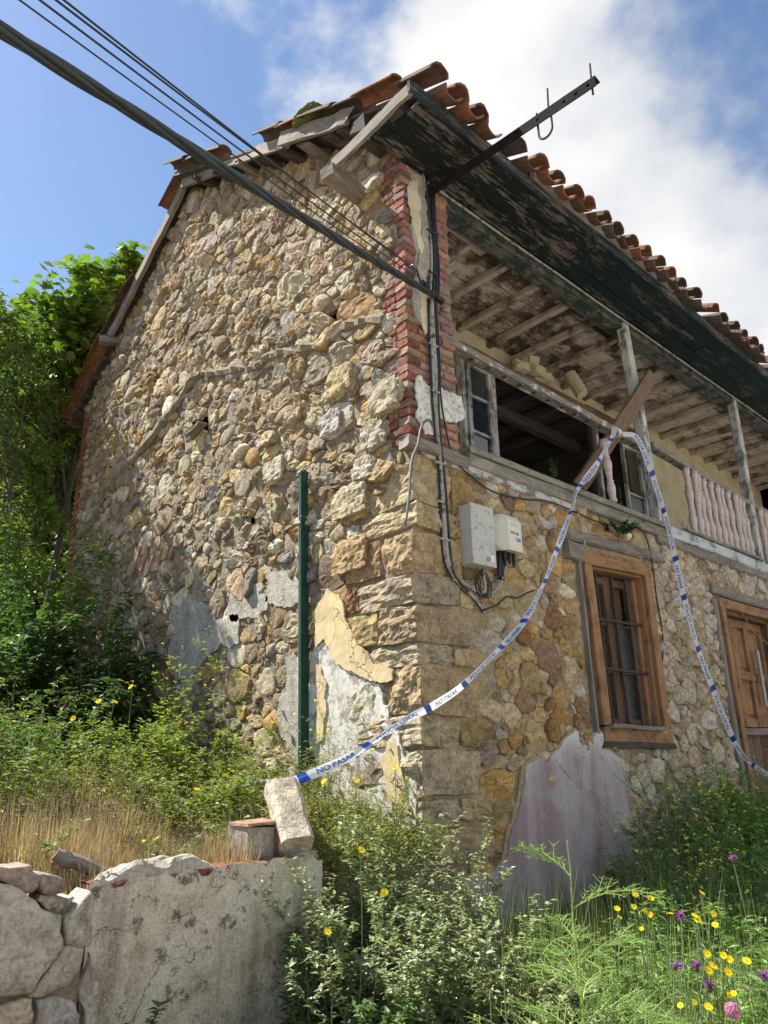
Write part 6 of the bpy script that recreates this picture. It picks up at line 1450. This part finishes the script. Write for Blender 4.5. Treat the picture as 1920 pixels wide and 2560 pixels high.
# single flowers
def head_mesh(kind):
    mb = MB()
    if kind == 'daisy':
        for ring, n, l, up in ((0, 15, .019, .15), (1, 11, .013, .35)):
            for k in range(n):
                a = 2 * math.pi * k / n + ring * .2; d_ = V((math.cos(a), math.sin(a), up)); s_ = V((-math.sin(a), math.cos(a), 0)) * .0026; p = d_ * .003; e = d_ * l * U(.9, 1.08)
                mb.add([p - s_ * .6, p + s_ * .6, e + s_, e - s_], [(0, 1, 2, 3)], (.90, .76, .02) if ring == 0 else (.88, .66, .012))
        mb.lathe((0, 0, -.002), [(.004, 0), (.0065, .004), (.004, .007)], 8, (0, 0, 1), (.70, .42, .01)); mb.lathe((0, 0, -.012), [(.003, 0), (.006, .006), (.005, .011)], 7, (0, 0, 1), (.12, .16, .05))
    elif kind == 'knapweed':
        for k in range(46):
            a = U(0, 6.28); el = U(.05, 1.4); d_ = V((math.cos(a) * math.cos(el), math.sin(a) * math.cos(el), math.sin(el))); s_ = d_.orthogonal().normalized() * .0012; e = d_ * U(.013, .021)
            mb.add([-s_, s_, e + s_, e - s_], [(0, 1, 2, 3)], (.30 * U(.8, 1.2), .10, .42 * U(.8, 1.2)))
        mb.lathe((0, 0, -.016), [(.003, 0), (.0085, .006), (.006, .016)], 8, (0, 0, 1), (.10, .08, .04))
    elif kind == 'bud':
        mb.lathe((0, 0, -.012), [(.003, 0), (.009, .007), (.008, .014), (.004, .02)], 8, (0, 0, 1), (.13, .085, .05))
        for k in range(14): a = U(0, 6.28); d_ = V((math.cos(a) * .5, math.sin(a) * .5, 1)); s_ = V((.0009, 0, 0)); mb.add([-s_, s_, d_ * .014], [(0, 1, 2)], (.2, .14, .11))
    else:
        for k in range(190):
            d_ = V((random.gauss(0, 1), random.gauss(0, 1), abs(random.gauss(0, .8)))).normalized(); c0 = d_ * .033; a = d_.orthogonal().normalized() * .0062; b = d_.cross(a)
            mb.add([c0 + d_ * .003, c0 + a, c0 + b, c0 - a, c0 - b], [(0, 1, 2), (0, 2, 3), (0, 3, 4), (0, 4, 1)], (.55 * U(.8, 1.2), .17, .36 * U(.8, 1.2)))
    return mb.mesh('flower_head', MT['petal'])
HM = {k: [head_mesh(k) for _ in range(2)] for k in ('daisy', 'knapweed', 'bud', 'pink')}
def flower(name, label, cat, kind, px, py, dist, zb, scale=1., face=(-.5, -.5, .8), group=None, stemc=(.15, .2, .08), leaves=3):
    hp = RAY(px, py, dist); base = V((hp.x + U(-.06, .06), hp.y + U(-.02, .10), zb)); root = thing(name, label, cat, base, group)
    f = (V(face) + V((U(-.7, .7), U(-.6, .6), U(-.4, .3)))).normalized(); mid = base.lerp(hp, .55) + V((U(-.03, .03), U(-.03, .03), 0))
    MB().tube(smooth_line([base, mid, hp - f * .012 * scale], .05), .0019, 5, stemc).build('stem', MT['stem'], root)
    o = link('flower_head', random.choice(HM[kind]), root); o.location = hp - base; o.rotation_euler = f.to_track_quat('Z', 'Y').to_euler(); o.scale = (scale,) * 3
    if leaves:
        O = []; D = []; 
        for k in range(leaves): t = U(.2, .8); O.append(base.lerp(mid, t)); a = U(0, 6.28); D.append((math.cos(a), math.sin(a), .4))
        n = len(O); LN = RNG.uniform(.03, .06, n); scatter('foliage', LANCE, O, D, np.tile((0, 0, 1.), (n, 1)), LN, LN * .2, cols(n, (.08, .13, .04)), MT['clump'], root)
    return root
DAISY = ((1372, 1933), (1405, 1940), (1369, 1959), (1393, 1967), (1333, 1963), (1338, 1982), (1385, 2006), (1516, 1929), (1541, 1974), (1500, 1978), (1507, 1987), (1404, 1976), (1448, 1974), (1528, 2060), (1563, 2064), (1576, 2072), (1540, 2086), (1531, 2097), (1572, 2100), (1545, 1998), (1613, 2076), (1470, 2172), (1585, 2146), (1575, 2150), (1500, 2165), (1530, 2175))
ZB = lambda d_: -.02
for i, (a, b) in enumerate(DAISY):
    d_ = 3.1 if b < 2020 else 2.75
    flower('yellow_daisy', *(('yellow hawkweed flower of the upper cluster right of the tall fennel', 'flower') if b < 2020 else ('yellow hawkweed flower of the middle cluster above the pink flower', 'flower') if b < 2120 else ('one of the lowest small yellow hawkweed flowers beside the pink flower', 'flower')), 'daisy', a, b, d_, .0, (.64 if i < 21 else .56) * U(.75, 1.15), group='upper yellow hawkweed cluster' if b < 2020 else 'middle yellow hawkweed cluster' if b < 2120 else 'lowest yellow hawkweed flowers')
for a, b, lab in ((1584, 1856, 'purple knapweed flower high among the right weeds'), (1470, 1978, 'shaggy purple knapweed just right of the yellow daisies'), (1461, 2086, 'small purple knapweed head under the middle daisies'), (1505, 2088, 'dim purple knapweed beside the lowest cluster of daisies'), (1650, 2108, 'purple knapweed at the right photo edge'), (1533, 2130, 'wilting purple knapweed above the pink flower')): flower('knapweed', lab, 'flower', 'knapweed', a, b, 2.75 if b > 1900 else 3.6, .0, 1.05)
flower('pink_valerian', 'round pink flower cluster at the bottom right corner', 'flower', 'pink', 1582, 2184, 2.55, -.05, .58)
for a, b, lab in ((1083, 2015, 'brown knapweed bud before the purple render, uppermost'), (1135, 2070, 'brown knapweed bud left of the tall fennel'), (1057, 2128, 'brown knapweed bud leaning at lower left of the fennel'), (1110, 2158, 'lowest brown knapweed bud near the bottom of the photo')): flower('knapweed_bud', lab, 'flower bud', 'bud', a, b, 2.75, -.03, 1.0, (-.3, -.3, 1), None, (.2, .2, .1), 6)
for a, b, lab in ((830, 1928, 'yellow flower among the pellitory leaves, upper one'), (708, 2013, 'yellow flower low at the left side of the pellitory'), (780, 1836, 'yellow flower above the pellitory near the wall end'), (853, 1658, 'yellow flower below the tape at the house corner'), (770, 1686, 'yellow flower right of the green post base'), (700, 1688, 'yellow flower beside the leaning stone block')): flower('hawkbit_flower', lab, 'flower', 'daisy', a, b, 3.15 if b > 1800 else 3.9, .1, .8)
for a, b, lab in ((283, 1484, 'yellow ragwort head nearest the gable at left'), (213, 1515, 'pair-left yellow ragwort head above the dark shrub'), (248, 1516, 'yellow ragwort head right of its neighbour above the dark shrub'), (158, 1552, 'yellow ragwort head low in the left weeds'), (425, 1705, 'yellow flower below the slack tape in the weeds')): flower('ragwort_flower', lab, 'flower', 'daisy', a, b, 4.3, .9, .85)
# plants growing on the house
p = FQ(1338, 1140, -.09); tf_ = herb('wall_fern', 'round dark green fern tuft growing from the wall under the balcony', 'fern', (p.x, p.y + .05, p.z - .02), 34, .09, .20, .03, .8, 26, (.04, .085, .025), .3, .02, .10, 2, .3, r=.0016, lo=.2, droop=.35, top_small=1.)
for a, b, h_, lab in ((1165, 1040, .13, 'tiny weed rooted in the balcony floor beam'), (1200, 1020, .20, 'thin dry stalk on the balcony floor beam'), (1345, 1085, .22, 'leafy weed on the balcony floor beside the lone baluster'), (1270, 1078, .14, 'small weed on the balcony beam below the plank'), (1480, 1145, .2, 'dry weeds on the broken beam end under the right tape')):
    p = FQ(a, b, .0); herb('balcony_weed', lab, 'weed', (p.x, p.y, p.z), 4, h_, .08, .03, .3, 9, (.10, .15, .05), .3, .1, .05, 2, .3, r=.0015)
p = at(330, 535, 0, -.1); herb('roof_weed', 'dry dead weed sprouting from the rear roof verge', 'weed', (p.x, p.y, p.z - .1), 3, .16, .1, .03, .3, 8, (.22, .14, .09), .3, 0, .03, 1, .3, r=.0015, stem=(.2, .14, .1))
